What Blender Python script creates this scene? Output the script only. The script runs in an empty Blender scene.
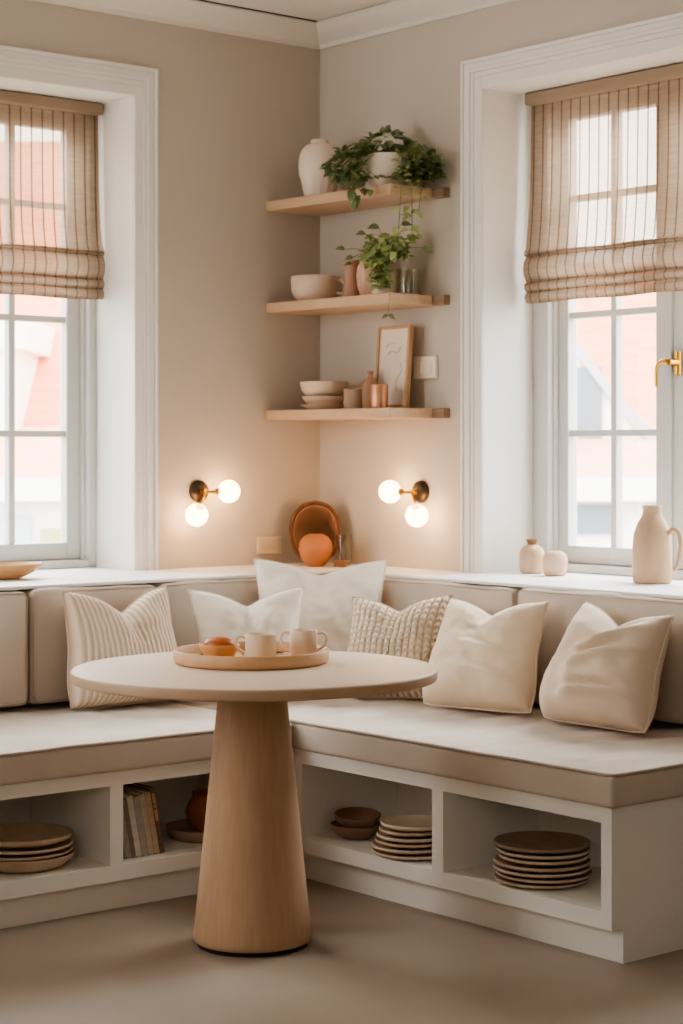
import bpy, bmesh, math, random
from mathutils import Vector, Matrix, noise
random.seed(7)
scene = bpy.context.scene
COL = scene.collection
PI = math.pi
# directions of the photograph's frame, used only to turn measured bearings into plan positions
LAT = Vector((0.7683, -0.6401, 0)); DEP = Vector((0.6401, 0.7683, 0))

# ------------------------------------------------------------------ materials
def lin(c):
    return tuple(((v/255)/12.92 if v/255 <= .04045 else ((v/255+.055)/1.055)**2.4) for v in c) + (1.0,)

def mat(name, rgb, rough=.6, var=.0, vscale=6, bump=0., bscale=60, metal=0., spec=.4, stretch=None, rgb2=None, sheen=0., dist=.002, sub=0.):
    m = bpy.data.materials.new(name); m.use_nodes = True
    nt = m.node_tree; N, L = nt.nodes, nt.links
    b = N['Principled BSDF']
    b.inputs['Roughness'].default_value = rough
    b.inputs['Metallic'].default_value = metal
    b.inputs['Specular IOR Level'].default_value = spec
    if sheen: b.inputs['Sheen Weight'].default_value = sheen
    b.inputs['Base Color'].default_value = lin(rgb)
    tc = N.new('ShaderNodeTexCoord'); mp = N.new('ShaderNodeMapping')
    L.new(tc.outputs['Object'], mp.inputs['Vector'])
    if stretch: mp.inputs['Scale'].default_value = stretch
    if var or rgb2:
        nz = N.new('ShaderNodeTexNoise'); nz.inputs['Scale'].default_value = vscale; nz.inputs['Detail'].default_value = 5
        L.new(mp.outputs[0], nz.inputs['Vector'])
        rp = N.new('ShaderNodeMapRange'); rp.inputs['From Min'].default_value = .3; rp.inputs['From Max'].default_value = .7
        L.new(nz.outputs['Fac'], rp.inputs['Value'])
        mx = N.new('ShaderNodeMix'); mx.data_type = 'RGBA'
        c2 = lin(rgb2) if rgb2 else tuple(v*(1-var) for v in lin(rgb)[:3]) + (1,)
        mx.inputs['A'].default_value = lin(rgb); mx.inputs['B'].default_value = c2
        L.new(rp.outputs[0], mx.inputs['Factor']); L.new(mx.outputs['Result'], b.inputs['Base Color'])
    if bump:
        n2 = N.new('ShaderNodeTexNoise'); n2.inputs['Scale'].default_value = bscale; n2.inputs['Detail'].default_value = 4
        L.new(mp.outputs[0], n2.inputs['Vector'])
        bp = N.new('ShaderNodeBump'); bp.inputs['Strength'].default_value = bump; bp.inputs['Distance'].default_value = dist
        L.new(n2.outputs['Fac'], bp.inputs['Height']); L.new(bp.outputs[0], b.inputs['Normal'])
    return m

def emit_mat(name, rgb, strength, base=(255, 245, 230)):
    m = mat(name, base, .3)
    b = m.node_tree.nodes['Principled BSDF']
    b.inputs['Emission Color'].default_value = lin(rgb); b.inputs['Emission Strength'].default_value = strength
    return m

def glass_mat(name, tint=(250, 252, 250), gloss=.07):
    m = bpy.data.materials.new(name); m.use_nodes = True
    N, L = m.node_tree.nodes, m.node_tree.links; N.clear()
    out = N.new('ShaderNodeOutputMaterial'); mx = N.new('ShaderNodeMixShader')
    t = N.new('ShaderNodeBsdfTransparent'); t.inputs['Color'].default_value = lin(tint)
    g = N.new('ShaderNodeBsdfGlossy'); g.inputs['Roughness'].default_value = .03
    lw = N.new('ShaderNodeLayerWeight'); lw.inputs['Blend'].default_value = .25
    mr = N.new('ShaderNodeMath'); mr.operation = 'MULTIPLY_ADD'; mr.inputs[1].default_value = .35; mr.inputs[2].default_value = gloss*.4
    L.new(lw.outputs['Fresnel'], mr.inputs[0]); L.new(mr.outputs[0], mx.inputs['Fac'])
    L.new(t.outputs[0], mx.inputs[1]); L.new(g.outputs[0], mx.inputs[2]); L.new(mx.outputs[0], out.inputs['Surface'])
    return m

def blind_mat(name, axis, see=.38):
    """woven sheer cloth with darker vertical stripes; lets light and view through"""
    m = bpy.data.materials.new(name); m.use_nodes = True
    N, L = m.node_tree.nodes, m.node_tree.links; N.clear()
    out = N.new('ShaderNodeOutputMaterial')
    tc = N.new('ShaderNodeTexCoord'); sp = N.new('ShaderNodeSeparateXYZ'); L.new(tc.outputs['Object'], sp.inputs[0])
    def M(op, a, b=None, c=None):
        n = N.new('ShaderNodeMath'); n.operation = op
        for i, v in enumerate((a, b, c)):
            if v is None: continue
            if hasattr(v, 'is_output'): L.new(v, n.inputs[i])
            else: n.inputs[i].default_value = v
        return n.outputs[0]
    x = sp.outputs[axis]; z = sp.outputs['Z']
    f = M('FRACT', M('MULTIPLY', M('ADD', x, 50.0), 1/.0455))
    stripe = M('LESS_THAN', M('ABSOLUTE', M('SUBTRACT', f, .5)), .075)
    nz = N.new('ShaderNodeTexNoise'); nz.inputs['Scale'].default_value = 14; nz.inputs['Detail'].default_value = 3
    mp = N.new('ShaderNodeMapping'); mp.inputs['Scale'].default_value = (1, 1, 14); L.new(tc.outputs['Object'], mp.inputs[0]); L.new(mp.outputs[0], nz.inputs['Vector'])
    weave = M('MULTIPLY_ADD', nz.outputs['Fac'], .5, .72)
    mix = N.new('ShaderNodeMix'); mix.data_type = 'RGBA'
    mix.inputs['A'].default_value = lin((164, 143, 122)); mix.inputs['B'].default_value = lin((104, 86, 72) if see > .2 else (128, 108, 92)); L.new(stripe, mix.inputs['Factor'])
    hv = N.new('ShaderNodeMix'); hv.data_type = 'RGBA'; hv.blend_type = 'MULTIPLY'; hv.inputs['Factor'].default_value = 1
    L.new(mix.outputs['Result'], hv.inputs['A'])
    cb = N.new('ShaderNodeCombineColor')
    for i in range(3): L.new(weave, cb.inputs[i])
    L.new(cb.outputs[0], hv.inputs['B'])
    d = N.new('ShaderNodeBsdfDiffuse'); t = N.new('ShaderNodeBsdfTranslucent'); tr = N.new('ShaderNodeBsdfTransparent')
    L.new(hv.outputs['Result'], d.inputs[0]); L.new(hv.outputs['Result'], t.inputs[0])
    tr.inputs[0].default_value = lin((232, 214, 198))
    a = N.new('ShaderNodeMixShader'); a.inputs[0].default_value = .38 if see > .2 else .2; L.new(d.outputs[0], a.inputs[1]); L.new(t.outputs[0], a.inputs[2])
    b = N.new('ShaderNodeMixShader')
    fac = M('MULTIPLY', M('SUBTRACT', 1.0, M('MULTIPLY', stripe, .8)), see)
    L.new(fac, b.inputs[0]); L.new(a.outputs[0], b.inputs[1]); L.new(tr.outputs[0], b.inputs[2]); L.new(b.outputs[0], out.inputs['Surface'])
    return m

def wave_cloth(name, rgb, rgb2, scale, axis='X', strength=.6, dist=.006, rope=False):
    m = mat(name, rgb, .9, spec=.1)
    N, L = m.node_tree.nodes, m.node_tree.links; b = N['Principled BSDF']
    tc = N.new('ShaderNodeUVMap')
    w = N.new('ShaderNodeTexWave'); w.wave_type = 'BANDS'; w.bands_direction = axis; w.inputs['Scale'].default_value = scale
    w.inputs['Distortion'].default_value = .12; w.inputs['Detail'].default_value = 1; w.inputs['Detail Scale'].default_value = 4
    L.new(tc.outputs[0], w.inputs['Vector'])
    h = w.outputs['Fac']
    if rope:
        w2 = N.new('ShaderNodeTexWave'); w2.bands_direction = 'Y'; w2.inputs['Scale'].default_value = scale*1.5; w2.inputs['Distortion'].default_value = 1.2
        L.new(tc.outputs[0], w2.inputs['Vector'])
        mu = N.new('ShaderNodeMath'); mu.operation = 'MULTIPLY_ADD'; mu.inputs[1].default_value = .75
        L.new(w2.outputs['Fac'], mu.inputs[0])
        L.new(h, mu.inputs[2]); h = mu.outputs[0]
        mr = N.new('ShaderNodeMath'); mr.operation = 'MULTIPLY'; mr.inputs[1].default_value = .57; L.new(h, mr.inputs[0]); h = mr.outputs[0]
    mx = N.new('ShaderNodeMix'); mx.data_type = 'RGBA'; mx.inputs['A'].default_value = lin(rgb2); mx.inputs['B'].default_value = lin(rgb)
    L.new(h, mx.inputs['Factor']); L.new(mx.outputs['Result'], b.inputs['Base Color'])
    bp = N.new('ShaderNodeBump'); bp.inputs['Strength'].default_value = strength; bp.inputs['Distance'].default_value = dist
    L.new(h, bp.inputs['Height']); L.new(bp.outputs[0], b.inputs['Normal'])
    return m

def knit_mat(name, rgb, rgb2, cols=15, rows=30):
    m = mat(name, rgb, .95, spec=.1)
    N, L = m.node_tree.nodes, m.node_tree.links; b = N['Principled BSDF']
    uv = N.new('ShaderNodeUVMap'); sp = N.new('ShaderNodeSeparateXYZ'); L.new(uv.outputs[0], sp.inputs[0])
    def Q(op, a, c=None, d=None):
        n = N.new('ShaderNodeMath'); n.operation = op
        for i, v in enumerate((a, c, d)):
            if v is None: continue
            if hasattr(v, 'is_output'): L.new(v, n.inputs[i])
            else: n.inputs[i].default_value = v
        return n.outputs[0]
    f = Q('ABSOLUTE', Q('SUBTRACT', Q('FRACT', Q('MULTIPLY', sp.outputs[0], cols)), .5))
    col = Q('SUBTRACT', 1.0, Q('POWER', Q('MULTIPLY', f, 2.0), 3.0))
    ch = Q('SINE', Q('MULTIPLY', Q('MULTIPLY_ADD', f, .9/1, Q('MULTIPLY', sp.outputs[1], rows*.5)), 6.2832))
    h = Q('MULTIPLY', col, Q('MULTIPLY_ADD', ch, .28, .72))
    mx = N.new('ShaderNodeMix'); mx.data_type = 'RGBA'; mx.inputs['A'].default_value = lin(rgb2); mx.inputs['B'].default_value = lin(rgb)
    L.new(h, mx.inputs['Factor']); L.new(mx.outputs['Result'], b.inputs['Base Color'])
    bp = N.new('ShaderNodeBump'); bp.inputs['Strength'].default_value = .8; bp.inputs['Distance'].default_value = .012
    L.new(h, bp.inputs['Height']); L.new(bp.outputs[0], b.inputs['Normal'])
    return m

M = {}
M['wall'] = mat('wall paint', (202, 193, 181), .9, var=.03, vscale=1.5, bump=.05, bscale=90, spec=.15)
M['white'] = mat('white joinery paint', (236, 233, 228), .5, var=.02, vscale=3, spec=.3)
M['ceiling'] = mat('ceiling paint', (226, 220, 211), .9, var=.02, vscale=1, spec=.1)
M['sashshade'] = mat('shaded window paint', (212, 211, 208), .5, var=.02, vscale=3, spec=.3)  # darker than the white joinery: backlit shade of the frames put into the colour
M['bench'] = mat('bench paint', (244, 241, 235), .55, var=.03, vscale=4, spec=.25)
M['floor'] = mat('poured floor', (164, 150, 135), .40, rgb2=(146, 132, 117), vscale=1.3, bump=.05, bscale=12, spec=.3)
M['gap'] = mat('shadow gap', (46, 38, 32), .8)
M['seat'] = mat('seat linen', (212, 201, 189), .95, var=.05, vscale=9, bump=.25, bscale=420, spec=.1, sheen=.15)
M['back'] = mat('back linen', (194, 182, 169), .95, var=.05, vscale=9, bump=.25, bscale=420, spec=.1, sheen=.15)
M['windowlit'] = mat('window-lit back linen', (212, 201, 190), .95, var=.05, vscale=9, bump=.25, bscale=420, spec=.1, sheen=.15)  # back linen made lighter: nearby window light put into the colour
M['pipe'] = mat('piping linen', (186, 172, 158), .95, spec=.1)
M['cream'] = mat('cream linen', (232, 214, 190), .95, var=.04, vscale=12, bump=.3, bscale=380, spec=.1, sheen=.2)
M['ivory'] = mat('ivory linen', (234, 224, 210), .95, var=.03, vscale=12, bump=.3, bscale=380, spec=.1, sheen=.2)
M['beige'] = mat('beige linen', (228, 211, 190), .95, var=.04, vscale=12, bump=.3, bscale=380, spec=.1, sheen=.2)
M['ribbed'] = wave_cloth('ribbed cloth', (238, 222, 204), (206, 184, 162), 7.2, 'X', .6, .006)
M['knit'] = knit_mat('chunky knit', (240, 226, 206), (196, 172, 146))
M['tabletop'] = mat('tabletop lacquer', (224, 208, 188), .42, var=.03, vscale=4, spec=.35)
M['edge'] = mat('table edge', (200, 172, 143), .5, var=.05, vscale=8)  # tan wood edge, its colour deepened partly for the shading there
M['oak'] = mat('pedestal wood', (192, 160, 130), .5, rgb2=(184, 151, 121), vscale=9, stretch=(9, 9, .35), spec=.3, bump=.06, bscale=40)
M['shelfwood'] = mat('shelf oak', (206, 177, 147), .5, rgb2=(192, 161, 131), vscale=7, stretch=(6, .5, 6), spec=.3)
M['cleat'] = mat('shaded cleat wood', (156, 132, 110), .6, rgb2=(140, 116, 96), vscale=7, stretch=(6, .5, 6))  # darker than the shelf oak: shade near the wall put into the colour
M['traywood'] = mat('tray wood', (216, 178, 142), .5, rgb2=(204, 164, 126), vscale=6, stretch=(1, 6, 1))
M['mug'] = mat('stoneware mug', (232, 214, 190), .4, var=.03, vscale=18, spec=.4)
M['mugin'] = mat('mug glaze', (244, 238, 228), .3)
M['orange'] = mat('orange glaze bowl', (226, 176, 124), .5, rgb2=(212, 156, 102), vscale=16)
M['bun'] = mat('glazed bun', (196, 112, 58), .4, rgb2=(160, 82, 38), vscale=22)
M['steel'] = mat('dull metal', (120, 108, 98), .35, metal=.9)
M['ceramic'] = mat('matt white ceramic', (232, 218, 202), .7, var=.04, vscale=14, bump=.06, bscale=60)
M['bowlclay'] = mat('pale stoneware', (226, 204, 180), .5, var=.05, vscale=16)
M['terra'] = mat('terracotta', (198, 158, 134), .75, var=.12, vscale=14, bump=.1, bscale=70)
M['blush'] = mat('blush clay', (206, 160, 132), .6, rgb2=(232, 204, 184), vscale=3, stretch=(14, 14, .6))
M['copper'] = mat('copper', (214, 160, 128), .4, metal=.7, var=.1, vscale=12)
M['greycup'] = mat('grey stoneware', (178, 152, 130), .6, var=.12, vscale=12)
M['bottle'] = mat('brown bottle', (176, 136, 108), .5, var=.1, vscale=12)
M['rustpot'] = mat('rust pot', (180, 116, 80), .5, rgb2=(156, 94, 62), vscale=10)
M['boardwood'] = mat('board wood', (116, 82, 58), .6, rgb2=(100, 68, 46), vscale=8, stretch=(5, 5, .6))
M['boardrim'] = mat('board rim', (146, 108, 80), .5)
M['gourd'] = mat('orange clay', (190, 128, 88), .65, rgb2=(172, 112, 74), vscale=8)
M['plate'] = mat('clay plate', (210, 188, 164), .6, rgb2=(194, 171, 146), vscale=13)
M['plate2'] = mat('pale clay plate', (222, 204, 183), .6, rgb2=(206, 186, 164), vscale=13)
M['plate3'] = mat('dark clay plate', (168, 146, 126), .6, rgb2=(150, 128, 108), vscale=13)
M['bowlbrown'] = mat('brown bowl', (158, 124, 102), .5, rgb2=(136, 104, 82), vscale=12)
M['sand'] = mat('sandy stoneware', (206, 178, 150), .8, rgb2=(188, 158, 130), vscale=11, bump=.15, bscale=90)
M['sand2'] = mat('blush stoneware', (218, 186, 162), .8, var=.08, vscale=11, bump=.15, bscale=90)
M['rimdark'] = mat('dark rim', (134, 98, 72), .7)
M['dishwood'] = mat('dish wood', (212, 172, 128), .5, rgb2=(192, 148, 102), vscale=8, stretch=(1, 5, 1))
M['brass'] = mat('brass', (206, 158, 72), .28, metal=1.)
M['bronze'] = mat('dark bronze', (84, 72, 60), .4, metal=.7)
def opal(name):
    m = emit_mat(name, (255, 206, 150), 1.5)
    N, L = m.node_tree.nodes, m.node_tree.links
    out = [n for n in N if n.type == 'OUTPUT_MATERIAL'][0]; b = N['Principled BSDF']
    t = N.new('ShaderNodeBsdfTransparent'); t.inputs[0].default_value = lin((255, 240, 220))
    mx = N.new('ShaderNodeMixShader'); mx.inputs[0].default_value = .25
    L.new(b.outputs[0], mx.inputs[1]); L.new(t.outputs[0], mx.inputs[2]); L.new(mx.outputs[0], out.inputs['Surface'])
    return m
M['globe'] = opal('lit opal glass')
M['glass'] = glass_mat('window glass')
M['clear'] = glass_mat('clear glass', (248, 248, 244), .1)
M['leafdark'] = mat('dark leaf', (98, 114, 78), .5, rgb2=(132, 147, 102), vscale=30)
M['leaflight'] = mat('light leaf', (184, 193, 132), .5, rgb2=(146, 164, 106), vscale=30)
for k in ('leafdark', 'leaflight'):
    b = M[k].node_tree.nodes['Principled BSDF']; b.inputs['Subsurface Weight'].default_value = .0
M['stem'] = mat('stem', (116, 128, 66), .6)
M['soil'] = mat('soil', (60, 44, 34), .9)
M['plastic'] = mat('switch plastic', (240, 228, 206), .4)
M['plasticwarm'] = mat('outlet plastic', (214, 200, 180), .45)
M['art'] = mat('pale print', (234, 222, 206), .8, rgb2=(214, 198, 180), vscale=5)
M['artline'] = mat('print wash', (206, 184, 160), .8)
M['gilt'] = mat('frame wood', (190, 152, 114), .45)
M['blindL'] = blind_mat('woven blind', 'X'); M['blindR'] = blind_mat('woven blind striped', 'Y')
M['foldL'] = blind_mat('folded blind', 'X', .05); M['foldR'] = blind_mat('folded blind striped', 'Y', .05)
M['railcloth'] = mat('rail cloth', (158, 138, 118), .9)
M['pages'] = mat('book pages', (226, 210, 184), .9)
# outside
M['render'] = mat('white render', (240, 238, 234), .9, var=.03, vscale=1)
M['roof'] = mat('clay roof', (232, 156, 122), .9, rgb2=(222, 136, 102), vscale=3, stretch=(1, 1, 8))
M['roof2'] = mat('faded roof', (236, 182, 156), .9, rgb2=(226, 166, 140), vscale=3)
M['slate'] = mat('slate grey', (186, 187, 190), .8, var=.1, vscale=2)
M['outglass'] = mat('far window', (122, 130, 138), .2)
M['paleglass'] = mat('pale far window', (188, 194, 198), .3)
M['greendoor'] = mat('green panel', (170, 180, 132), .7)
M['paving'] = mat('paving', (200, 192, 184), .9, var=.1, vscale=1)

# ------------------------------------------------------------------ helpers
ROOTM = {}
def tag(o, label=None, cat=None, group=None, kind=None):
    for k, v in (('label', label), ('category', cat), ('group', group), ('kind', kind)):
        if v: o[k] = v
    return o

def thing(name, label, cat, loc, rz=0, group=None):
    o = bpy.data.objects.new(name, None); COL.objects.link(o); o.empty_display_size = .05
    o.location = loc; o.rotation_euler = (0, 0, rz)
    ROOTM[o] = Matrix.Translation(Vector(loc)) @ Matrix.Rotation(rz, 4, 'Z')
    return tag(o, label, cat, group)

def finish(name, bm, m, parent=None, smooth=True, bevel=0, angle=35, local=False, loc=None, sub=0, mats=None):
    """link a bmesh as one object; its vertices are in world space unless local"""
    if parent is not None and not local:
        bm.transform(ROOTM[parent].inverted())
    if loc is not None and not local:
        bm.transform(Matrix.Translation(-Vector(loc)))
    bmesh.ops.recalc_face_normals(bm, faces=bm.faces)
    me = bpy.data.meshes.new(name); bm.to_mesh(me); bm.free()
    for mm in (mats or [m]): me.materials.append(mm)
    o = bpy.data.objects.new(name, me); COL.objects.link(o)
    if loc is not None: o.location = loc
    if parent is not None: o.parent = parent; ROOTM[o] = ROOTM[parent]
    else: ROOTM[o] = Matrix.Translation(Vector(loc)) if loc is not None else Matrix.Identity(4)
    if bevel:
        b = o.modifiers.new('bevel', 'BEVEL'); b.width = bevel; b.segments = 2; b.limit_method = 'ANGLE'; b.angle_limit = math.radians(40)
    if sub:
        s = o.modifiers.new('sub', 'SUBSURF'); s.levels = sub; s.render_levels = sub
    if smooth:
        for p in me.polygons: p.use_smooth = True
        try: me.set_sharp_from_angle(angle=math.radians(angle))
        except Exception: pass
    return o

def box(bm, a, b, mp=None):
    (x0, y0, z0), (x1, y1, z1) = a, b
    vs = [Vector(p) for p in ((x0, y0, z0), (x1, y0, z0), (x1, y1, z0), (x0, y1, z0), (x0, y0, z1), (x1, y0, z1), (x1, y1, z1), (x0, y1, z1))]
    v = [bm.verts.new(mp(*p) if mp else p) for p in vs]
    for f in ((0, 1, 2, 3), (4, 5, 6, 7), (0, 1, 5, 4), (1, 2, 6, 5), (2, 3, 7, 6), (3, 0, 4, 7)):
        bm.faces.new([v[i] for i in f])

def mapL(a, o, z): return Vector((-a, o, z))     # along the left wall: distance from the corner, outward, height
def mapR(a, o, z): return Vector((o, -a, z))

def lathe(bm, prof, seg=40, c=(0, 0, 0), fn=None, mat_index=0):
    rings = []
    for r, z in prof:
        if r < 1e-5:
            rings.append([bm.verts.new((c[0], c[1], c[2]+z))])
        else:
            ring = []
            for i in range(seg):
                t = 2*PI*i/seg
                rr = r*(fn(t, z) if fn else 1)
                ring.append(bm.verts.new((c[0]+rr*math.cos(t), c[1]+rr*math.sin(t), c[2]+z)))
            rings.append(ring)
    for A, B in zip(rings, rings[1:]):
        if len(A) == 1 and len(B) == 1: continue
        for i in range(seg):
            j = (i+1) % seg
            if len(A) == 1: f = bm.faces.new((A[0], B[i], B[j]))
            elif len(B) == 1: f = bm.faces.new((A[i], A[j], B[0]))
            else: f = bm.faces.new((A[i], A[j], B[j], B[i]))
            f.material_index = mat_index

def tube(bm, pts, rad, seg=10, closed=False, flat=1.0):
    pts = [Vector(p) for p in pts]; n = len(pts); rings = []
    rads = rad if isinstance(rad, (list, tuple)) else [rad]*n
    up = None
    for i, p in enumerate(pts):
        if closed: d = (pts[(i+1) % n]-pts[i-1])
        else: d = pts[min(i+1, n-1)]-pts[max(i-1, 0)]
        d.normalize()
        if up is None:
            up = Vector((0, 0, 1)) if abs(d.z) < .9 else Vector((1, 0, 0))
        s = d.cross(up)
        if s.length < 1e-5: s = d.cross(Vector((0, 1, 0)))
        s.normalize(); up = s.cross(d).normalized()
        rings.append([bm.verts.new(p+(s*math.cos(2*PI*k/seg)+up*flat*math.sin(2*PI*k/seg))*rads[i]) for k in range(seg)])
    m = n if closed else n-1
    for i in range(m):
        A, B = rings[i], rings[(i+1) % n]
        for k in range(seg):
            bm.faces.new((A[k], A[(k+1) % seg], B[(k+1) % seg], B[k]))
    if not closed:
        bm.faces.new(rings[0]); bm.faces.new(rings[-1][::-1])

def smoothpath(pts, k=8):
    P = [Vector(p) for p in pts]; out = []
    for i in range(len(P)-1):
        p0, p1, p2, p3 = P[max(i-1, 0)], P[i], P[i+1], P[min(i+2, len(P)-1)]
        for j in range(k):
            t = j/k
            out.append(.5*((2*p1)+(p2-p0)*t+(2*p0-5*p1+4*p2-p3)*t*t+(3*p1-p0-3*p2+p3)*t**3))
    out.append(P[-1]); return out

def prism(bm, poly, z0, z1):
    lo = [bm.verts.new((x, y, z0)) for x, y in poly]; hi = [bm.verts.new((x, y, z1)) for x, y in poly]
    bm.faces.new(lo); bm.faces.new(hi); n = len(poly)
    for i in range(n): bm.faces.new((lo[i], lo[(i+1) % n], hi[(i+1) % n], hi[i]))

def extrude_profile(bm, prof, A, B, axis, nrm):
    """sweep a closed (out, z) profile from A to B; nrm is the outward direction"""
    A, B, nrm = Vector(A), Vector(B), Vector(nrm)
    a = [bm.verts.new(A+nrm*p+Vector((0, 0, z))) for p, z in prof]; b = [bm.verts.new(B+nrm*p+Vector((0, 0, z))) for p, z in prof]
    n = len(prof)
    for i in range(n): bm.faces.new((a[i], a[(i+1) % n], b[(i+1) % n], b[i]))
    bm.faces.new(a); bm.faces.new(b[::-1])

def new(): return bmesh.new()
def copy_tree(o, loc, rz=None, parent=None):
    c = o.copy(); COL.objects.link(c)
    if parent is not None: c.parent = parent
    else:
        c.location = loc
        if rz is not None: c.rotation_euler = (0, 0, rz)
    for ch in list(o.children): copy_tree(ch, None, None, c)
    return c

# ------------------------------------------------------------------ the room
HC = 3.02
XW, YW = -7.0, -8.2
LO = (.885, 2.09); RO = (.932, 2.165); ZS, ZT = .905, 2.648     # window openings, distances from the corner
def struct(name, bm, m, **k):
    return tag(finish(name, bm, m, **k), kind='structure')

b = new(); box(b, (XW-.3, YW-.3, -.1), (.45, .45, 0)); struct('floor', b, M['floor'], smooth=False)
b = new(); box(b, (XW-.3, YW-.3, HC-.004), (.45, .45, HC+.2)); struct('ceiling', b, M['ceiling'], smooth=False)
def wall_open(bm, mp, o0, a_end, a_start):
    t = .38
    box(bm, (a_start, 0, 0), (o0[0]-.012, t, HC), mp); box(bm, (o0[1]+.012, 0, 0), (a_end, t, HC), mp)
    box(bm, (o0[0]-.012, 0, 0), (o0[1]+.012, t, ZS-.013), mp); box(bm, (o0[0]-.012, 0, ZT+.012), (o0[1]+.012, t, HC), mp)
b = new(); wall_open(b, mapL, LO, -XW, -.38); struct('wall_left', b, M['wall'], smooth=False)
b = new(); wall_open(b, mapR, RO, -YW, 0); struct('wall_right', b, M['wall'], smooth=False)
b = new(); box(b, (XW-.2, YW, 0), (XW, 0, HC)); struct('wall_back', b, M['wall'], smooth=False)
b = new(); box(b, (XW-.2, YW-.2, 0), (0, YW, HC)); struct('wall_front', b, M['wall'], smooth=False)

# crown moulding
crown = [(0, 2.935), (.012, 2.935), (.016, 2.95), (.03, 2.958), (.06, 2.972), (.09, 2.99), (.105, 3.004), (.112, 3.006), (.112, 3.012), (0, 3.012)]
b = new(); extrude_profile(b, crown, (0, 0, 0), (XW, 0, 0), 0, (0, -1, 0)); struct('trim_1', b, M['ceiling'], angle=25)
b = new(); extrude_profile(b, crown, (0, 0, 0), (0, YW, 0), 0, (-1, 0, 0)); struct('trim_2', b, M['ceiling'], angle=25)
b = new(); box(b, (XW, -.1155, 3.0115), (-.105, -.06, 3.017)); struct('trim_3', b, M['gap'], smooth=False)

# ledge above the bench backs, running into both window recesses, and the riser that carries it
b = new()
box(b, (XW+3.4, -.47, ZS-.012), (0, 0, ZS)); box(b, (-.315, -2.75, ZS-.012), (0, -.47, ZS))
box(b, (-LO[1]-.01, 0, ZS-.012), (-LO[0]+.01, .36, ZS)); box(b, (0, -RO[1]-.01, ZS-.012), (.36, -RO[0]+.01, ZS))
struct('trim_4', b, M['white'], smooth=False, bevel=.004)
b = new(); box(b, (XW+3.4, -.36, 0), (0, 0, ZS-.012)); box(b, (-.19, -2.75, 0), (0, -.36, ZS-.012)); struct('trim_5', b, M['white'], smooth=False)

# casings and reveal linings
def casing(name, mp, O, oc):
    b = new()
    steps = [(0, .012, .022), (.012, .030, .015), (.030, .044, .018), (.044, .060, .013), (.060, 1, .010)]
    w = O[0]-oc; top = .11
    for s0, s1, th in steps:
        s1 = min(s1, w)
        x0, x1, y0, y1 = oc+s0, oc+s1, O[1]+w-s0, O[1]+w-s1
        z0 = ZT+top-(s0*top/w); z1 = ZT+top-(s1*top/w)
        box(b, (x0, -th, ZS), (x1, 0, z0), mp); box(b, (y1, -th, ZS), (y0, 0, z0), mp); box(b, (x1, -th, z1), (y1, 0, z0), mp)
    struct(name, b, M['white'], smooth=False, bevel=.003)
casing('trim_6', mapL, LO, .788); casing('trim_7', mapR, RO, .832)
def lining(name, mp, O):
    b = new()
    box(b, (O[0]-.012, 0, ZS), (O[0], .36, ZT), mp); box(b, (O[1], 0, ZS), (O[1]+.012, .36, ZT), mp); box(b, (O[0]-.012, 0, ZT), (O[1]+.012, .36, ZT+.012), mp)
    struct(name, b, M['white'], smooth=False)
lining('trim_8', mapL, LO); lining('trim_9', mapR, RO)

# windows
def window(name, mp, O, f_w, glass, bars, rows):
    """glass: list of (a0,a1) leaves; bars: muntin position in each leaf; rows: heights"""
    b = new(); y0, y1 = .25, .36
    box(b, (O[0], y0, ZS), (O[0]+f_w, y1, ZT), mp); box(b, (O[1]-f_w, y0, ZS), (O[1], y1, ZT), mp)
    box(b, (O[0]+f_w, y0, ZS), (O[1]-f_w, y1, ZS+.03), mp); box(b, (O[0]+f_w, y0, ZT-.045), (O[1]-f_w, y1, ZT), mp)
    box(b, (O[0]+f_w*.55, y0+.025, ZS+.03), (O[0]+f_w+.012, y1, ZT-.045), mp)
    w = struct(name, b, M['sashshade'], smooth=False, bevel=.004)
    mid = (glass[0][1]+glass[1][0])/2
    ends = [(O[0]+f_w+.002, mid-.001), (mid+.001, O[1]-f_w-.002)]
    zb, zt = rows[0], rows[-1]
    for (e0, e1), (g0, g1), mb in zip(ends, glass, bars):
        b = new(); s0, s1 = .295, .345
        box(b, (e0, s0, ZS+.032), (g0, s1, ZT-.047), mp); box(b, (g1, s0, ZS+.032), (e1, s1, ZT-.047), mp)
        box(b, (g0, s0, ZS+.032), (g1, s1, zb), mp); box(b, (g0, s0, zt), (g1, s1, ZT-.047), mp)
        sash = finish('sash', b, M['sashshade'], w, smooth=False, bevel=.004)
        b = new()
        box(b, (mb-.013, s0+.008, zb), (mb+.013, s1-.005, zt), mp)
        for r in rows[1:-1]:
            box(b, (g0, s0+.010, r-.012), (mb-.013, s1-.007, r+.012), mp); box(b, (mb+.013, s0+.010, r-.012), (g1, s1-.007, r+.012), mp)
        finish('glazing_bar', b, M['sashshade'], sash, smooth=False, bevel=.003)
        b = new()
        v = [b.verts.new(mp(x, .332, z)) for x, z in ((g0-.005, zb-.005), (g1+.005, zb-.005), (g1+.005, zt+.005), (g0-.005, zt+.005))]; b.faces.new(v)
        finish('pane', b, M['glass'], sash, smooth=False)
    b = new(); box(b, (mid-.012, .283, ZS+.03), (mid+.012, .2965, ZT-.045), mp)
    finish('meeting_strip', b, M['sashshade'], w, smooth=False, bevel=.003)
    return w
ROWS = (1.0, 1.408, 1.837, 2.262, 2.55)
wl = window('window_1', mapL, LO, .032, [(.987, 1.425), (1.555, 1.988)], [1.217, 1.77], ROWS)
wr = window('window_2', mapR, RO, .078, [(1.068, 1.486), (1.620, 2.035)], [1.282, 1.825], ROWS)
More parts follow.
